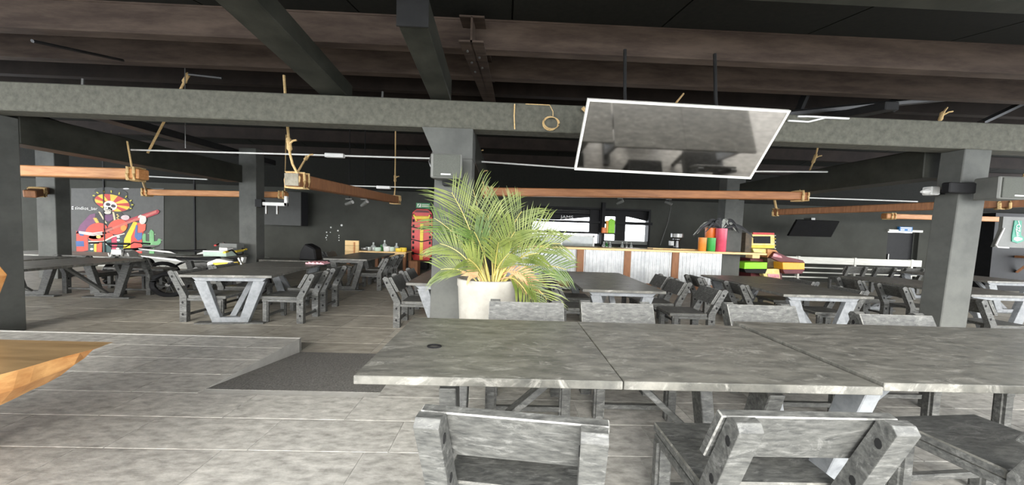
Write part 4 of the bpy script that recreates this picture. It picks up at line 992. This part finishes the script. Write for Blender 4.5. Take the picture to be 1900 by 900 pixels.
# ---- right back: railing, sign, tv, arcade
RYr = 10.0
t = thing('white_railing', 'weathered white railing along the back at the right', 'railing', (11.5, RYr, 0))
MB().box(-2.5, 2.5, -.03, .03, .74, .96).build('top_board', RAILM, t, bevel=.006)
for z_ in (.60, .44, .28): MB().box(-2.5, 2.5, -.015, .015, z_-.02, z_+.02).build('rail', RAILM, t, bevel=.003)
for xx in (-2.4, -1.72, .2, 2.15): MB().box(xx-.035, xx+.035, -.045, .045, 0, .98).build('post', RAILM, t, bevel=.004)
t = thing('exit_sign', 'small blue and white sign over the dark exit door', 'sign', at(1680, 425, WY-.06))
MB().box(-.24, .24, -.02, .05, -.075, .075).build('plate', SIGNB, t); MB().box(-.20, .20, -.024, -.0201, .02, .055).build('lettering', WHT, t)
MB().box(-.20, -.06, -.024, -.0201, -.055, -.01).build('pictogram', WHT, t); MB().box(.06, .20, -.024, -.0201, -.055, -.01).build('pictogram', WHT, t)
a = [at(1463, 438, 9.6), at(1542, 440, 9.6), at(1558, 411, 9.2), at(1480, 408, 9.2)]; c = sum(a, Vector())/4
t = thing('tilted_television', 'black television tilted down near the exit door', 'television', c)
MB().prism([p-c for p in a], (0, .06, .02)).build('screen', BLACK, t)
k_ = (WY-.01)/c.y-1; MB().tube([(0, .05, .02), (c.x*k_, WY-.01-c.y, (c.z-EYE)*k_)], .03, 6).build('wall_arm', PIPE, t); MB().box(-.06, .06, .05, .30, .25, .34).build('wall_plate', SILV, t)
a0 = at(1872, 435, 5.9); t = thing('drink_board', 'dark board with a green bottle emblem at the right edge', 'board', a0)
MB().prism([(-.27, 0, -.26), (.7, 0, -.26), (.7, 0, .35), (-.15, 0, .35), (-.15, 0, .10)], (0, .05, 0)).build('panel', SPKB, t)
MB().tube([(-.13, -.01, .12), (-.26, -.01, -.22), (-.22, -.01, -.26), (.0, -.01, -.265)], .014, 6).build('edge', WHT, t)
MB().prism([(x, -.012, z) for x, z in [(.07, .28), (.22, .28), (.23, .0), (.30, -.06), (.30, -.12), (.18, -.17), (.06, -.14), (.05, -.02)]], (0, .011, 0)).build('bottle_emblem', TEAL, t)
for k, ch in enumerate('IONE'): text_mesh(ch, .11, 'lettering', WHT, t, (.15, -.016, .235-.075*k), rot=(math.pi/2, -math.pi/2*0-.3, 0), sx=1.2)
MB().prism([(x, -.016, z) for x, z in [(.09, -.06), (.16, -.04), (.26, -.07), (.26, -.10), (.16, -.13), (.08, -.10)]], (0, .004, 0)).build('label', WHT, t)
wallbox('alcove_shade_panel', 1800, 2040, 404, 540, 10.5, .4, BLACK, 'tall black panel put in for the dark alcove at the right edge behind the drink board', 'cabinet')  # black sheet added to paint in the darkness of the alcove
p = at(1920, 477, 10.0); t = thing('plank_shelf', 'brown plank shelf with a slanting strut at the right edge', 'shelf', (p.x, 10.1, p.z))
MB().box(-.55, .8, -.35, 0, -.05, .03).build('plank', WOODD, t, bevel=.004); MB().bar((-.45, -.02, -.55), (-.30, -.28, -.05), .09, .06).build('strut', WOODD, t, bevel=.004)

# arcade machine
ax, ay = at(1416, 470, 8.9).x, 8.9
t = thing('arcade_machine', 'yellow and maroon arcade game with lime and amber pads right of the bar', 'arcade machine', (ax, ay, 0))
def ap(px, py, Y=8.9): return at(px, py, Y)-Vector((ax, ay, 0))
def apanel(name, pts, M, Y, dp):
    q = [ap(x, y, Y) for x, y in pts]; return MB().prism(q, (0, dp, 0)).build(name, M, t, bevel=.006)
apanel('side_panel', [(1384, 432), (1396, 432), (1394, 470), (1382, 470)], OLIVE, 8.9, .45)
apanel('screen_surround', [(1396, 432), (1437, 433), (1438, 461), (1394, 460)], CREAM, 8.95, .35)
apanel('surround_top', [(1397, 431), (1437, 432), (1437, 436), (1397, 435)], RED, 8.93, .03)
apanel('surround_bottom', [(1395, 455), (1436, 455), (1437, 461), (1394, 460)], YEL, 8.93, .03)
apanel('screen', [(1399, 438.5), (1430, 438.5), (1430, 452), (1399, 451.5)], BLACK, 8.92, .03)
for k in range(5): MB().lathe([(.018, 0), (.012, .02)], n=8).xf(lambda v: Vector((v.x, -v.z, v.y))+ap(1438, 437+6*k, 8.92)).build('bulb', YEL if k % 2 else WHT, t)
apanel('control_deck', [(1396, 461), (1424, 462), (1430, 470), (1400, 470)], CREAM, 8.85, .3)
apanel('control_deck', [(1424, 462), (1440, 464), (1452, 477), (1424, 478)], WOOD, 8.8, .3)
apanel('ramp', [(1440, 467), (1462, 477), (1490, 483), (1494, 488), (1452, 488), (1430, 478)], MAROON, 8.7, .5)
apanel('ramp_stripe', [(1436, 470), (1450, 475), (1452, 479), (1434, 476)], PINKC, 8.68, .02)
apanel('pedestal', [(1424, 479), (1442, 479), (1442, 497), (1424, 497)], OLIVE, 8.75, .4)
apanel('cabinet', [(1392, 480), (1450, 482), (1452, 534), (1394, 530)], MAROON, 8.9, .6)
apanel('pad_lime', [(1382, 487), (1424, 487), (1423, 499), (1381, 499)], LIME, 8.45, .4)
apanel('pad_amber', [(1452, 487), (1493, 488), (1493, 500), (1453, 500)], AMB, 8.45, .4)
apanel('pad_base', [(1380, 499), (1424, 499), (1420, 508), (1384, 506)], BLACK, 8.5, .4)
apanel('pad_base', [(1452, 500), (1494, 500), (1488, 508), (1456, 508)], MAROON, 8.5, .4)
apanel('front_panel', [(1412, 499), (1446, 499), (1448, 517), (1418, 513)], CREAM, 8.6, .15)
apanel('front_art', [(1424, 508), (1446, 509), (1447, 516), (1426, 514)], PINKC, 8.58, .02)

# ------------------------------------------------------------------ groups for the repeats
GROUPS = {'dining_chair': 'black timber dining chairs', 'trestle_table': 'black V-trestle tables', 'low_bench': 'low dark benches', 'hanging_timber': 'timbers hung on ropes',
          'rope': 'jute ropes under the roof', 'conduit': 'white conduits', 'spot_light': 'spot lights', 'column': 'grey columns', 'roof_purlin': 'steel roof purlins',
          'steel_rafter': 'dark steel rafters', 'steel_tie': 'dark steel ties', 'steel_post': 'dark steel struts', 'concrete_beam': 'grey beams', 'vase': 'coloured vases on the bar',
          'dirt_bike': 'dirt bikes by the mural wall', 'wall_speaker': 'grey box speakers', 'rebar_stub': 'steel stubs on the beam', 'thin_wire': 'thin wires'}
for o in list(COL.objects):
    if o.parent is None and o.get('label') and not o.get('group'):
        g_ = GROUPS.get(o.name.split('.')[0])
        if g_: o['group'] = g_
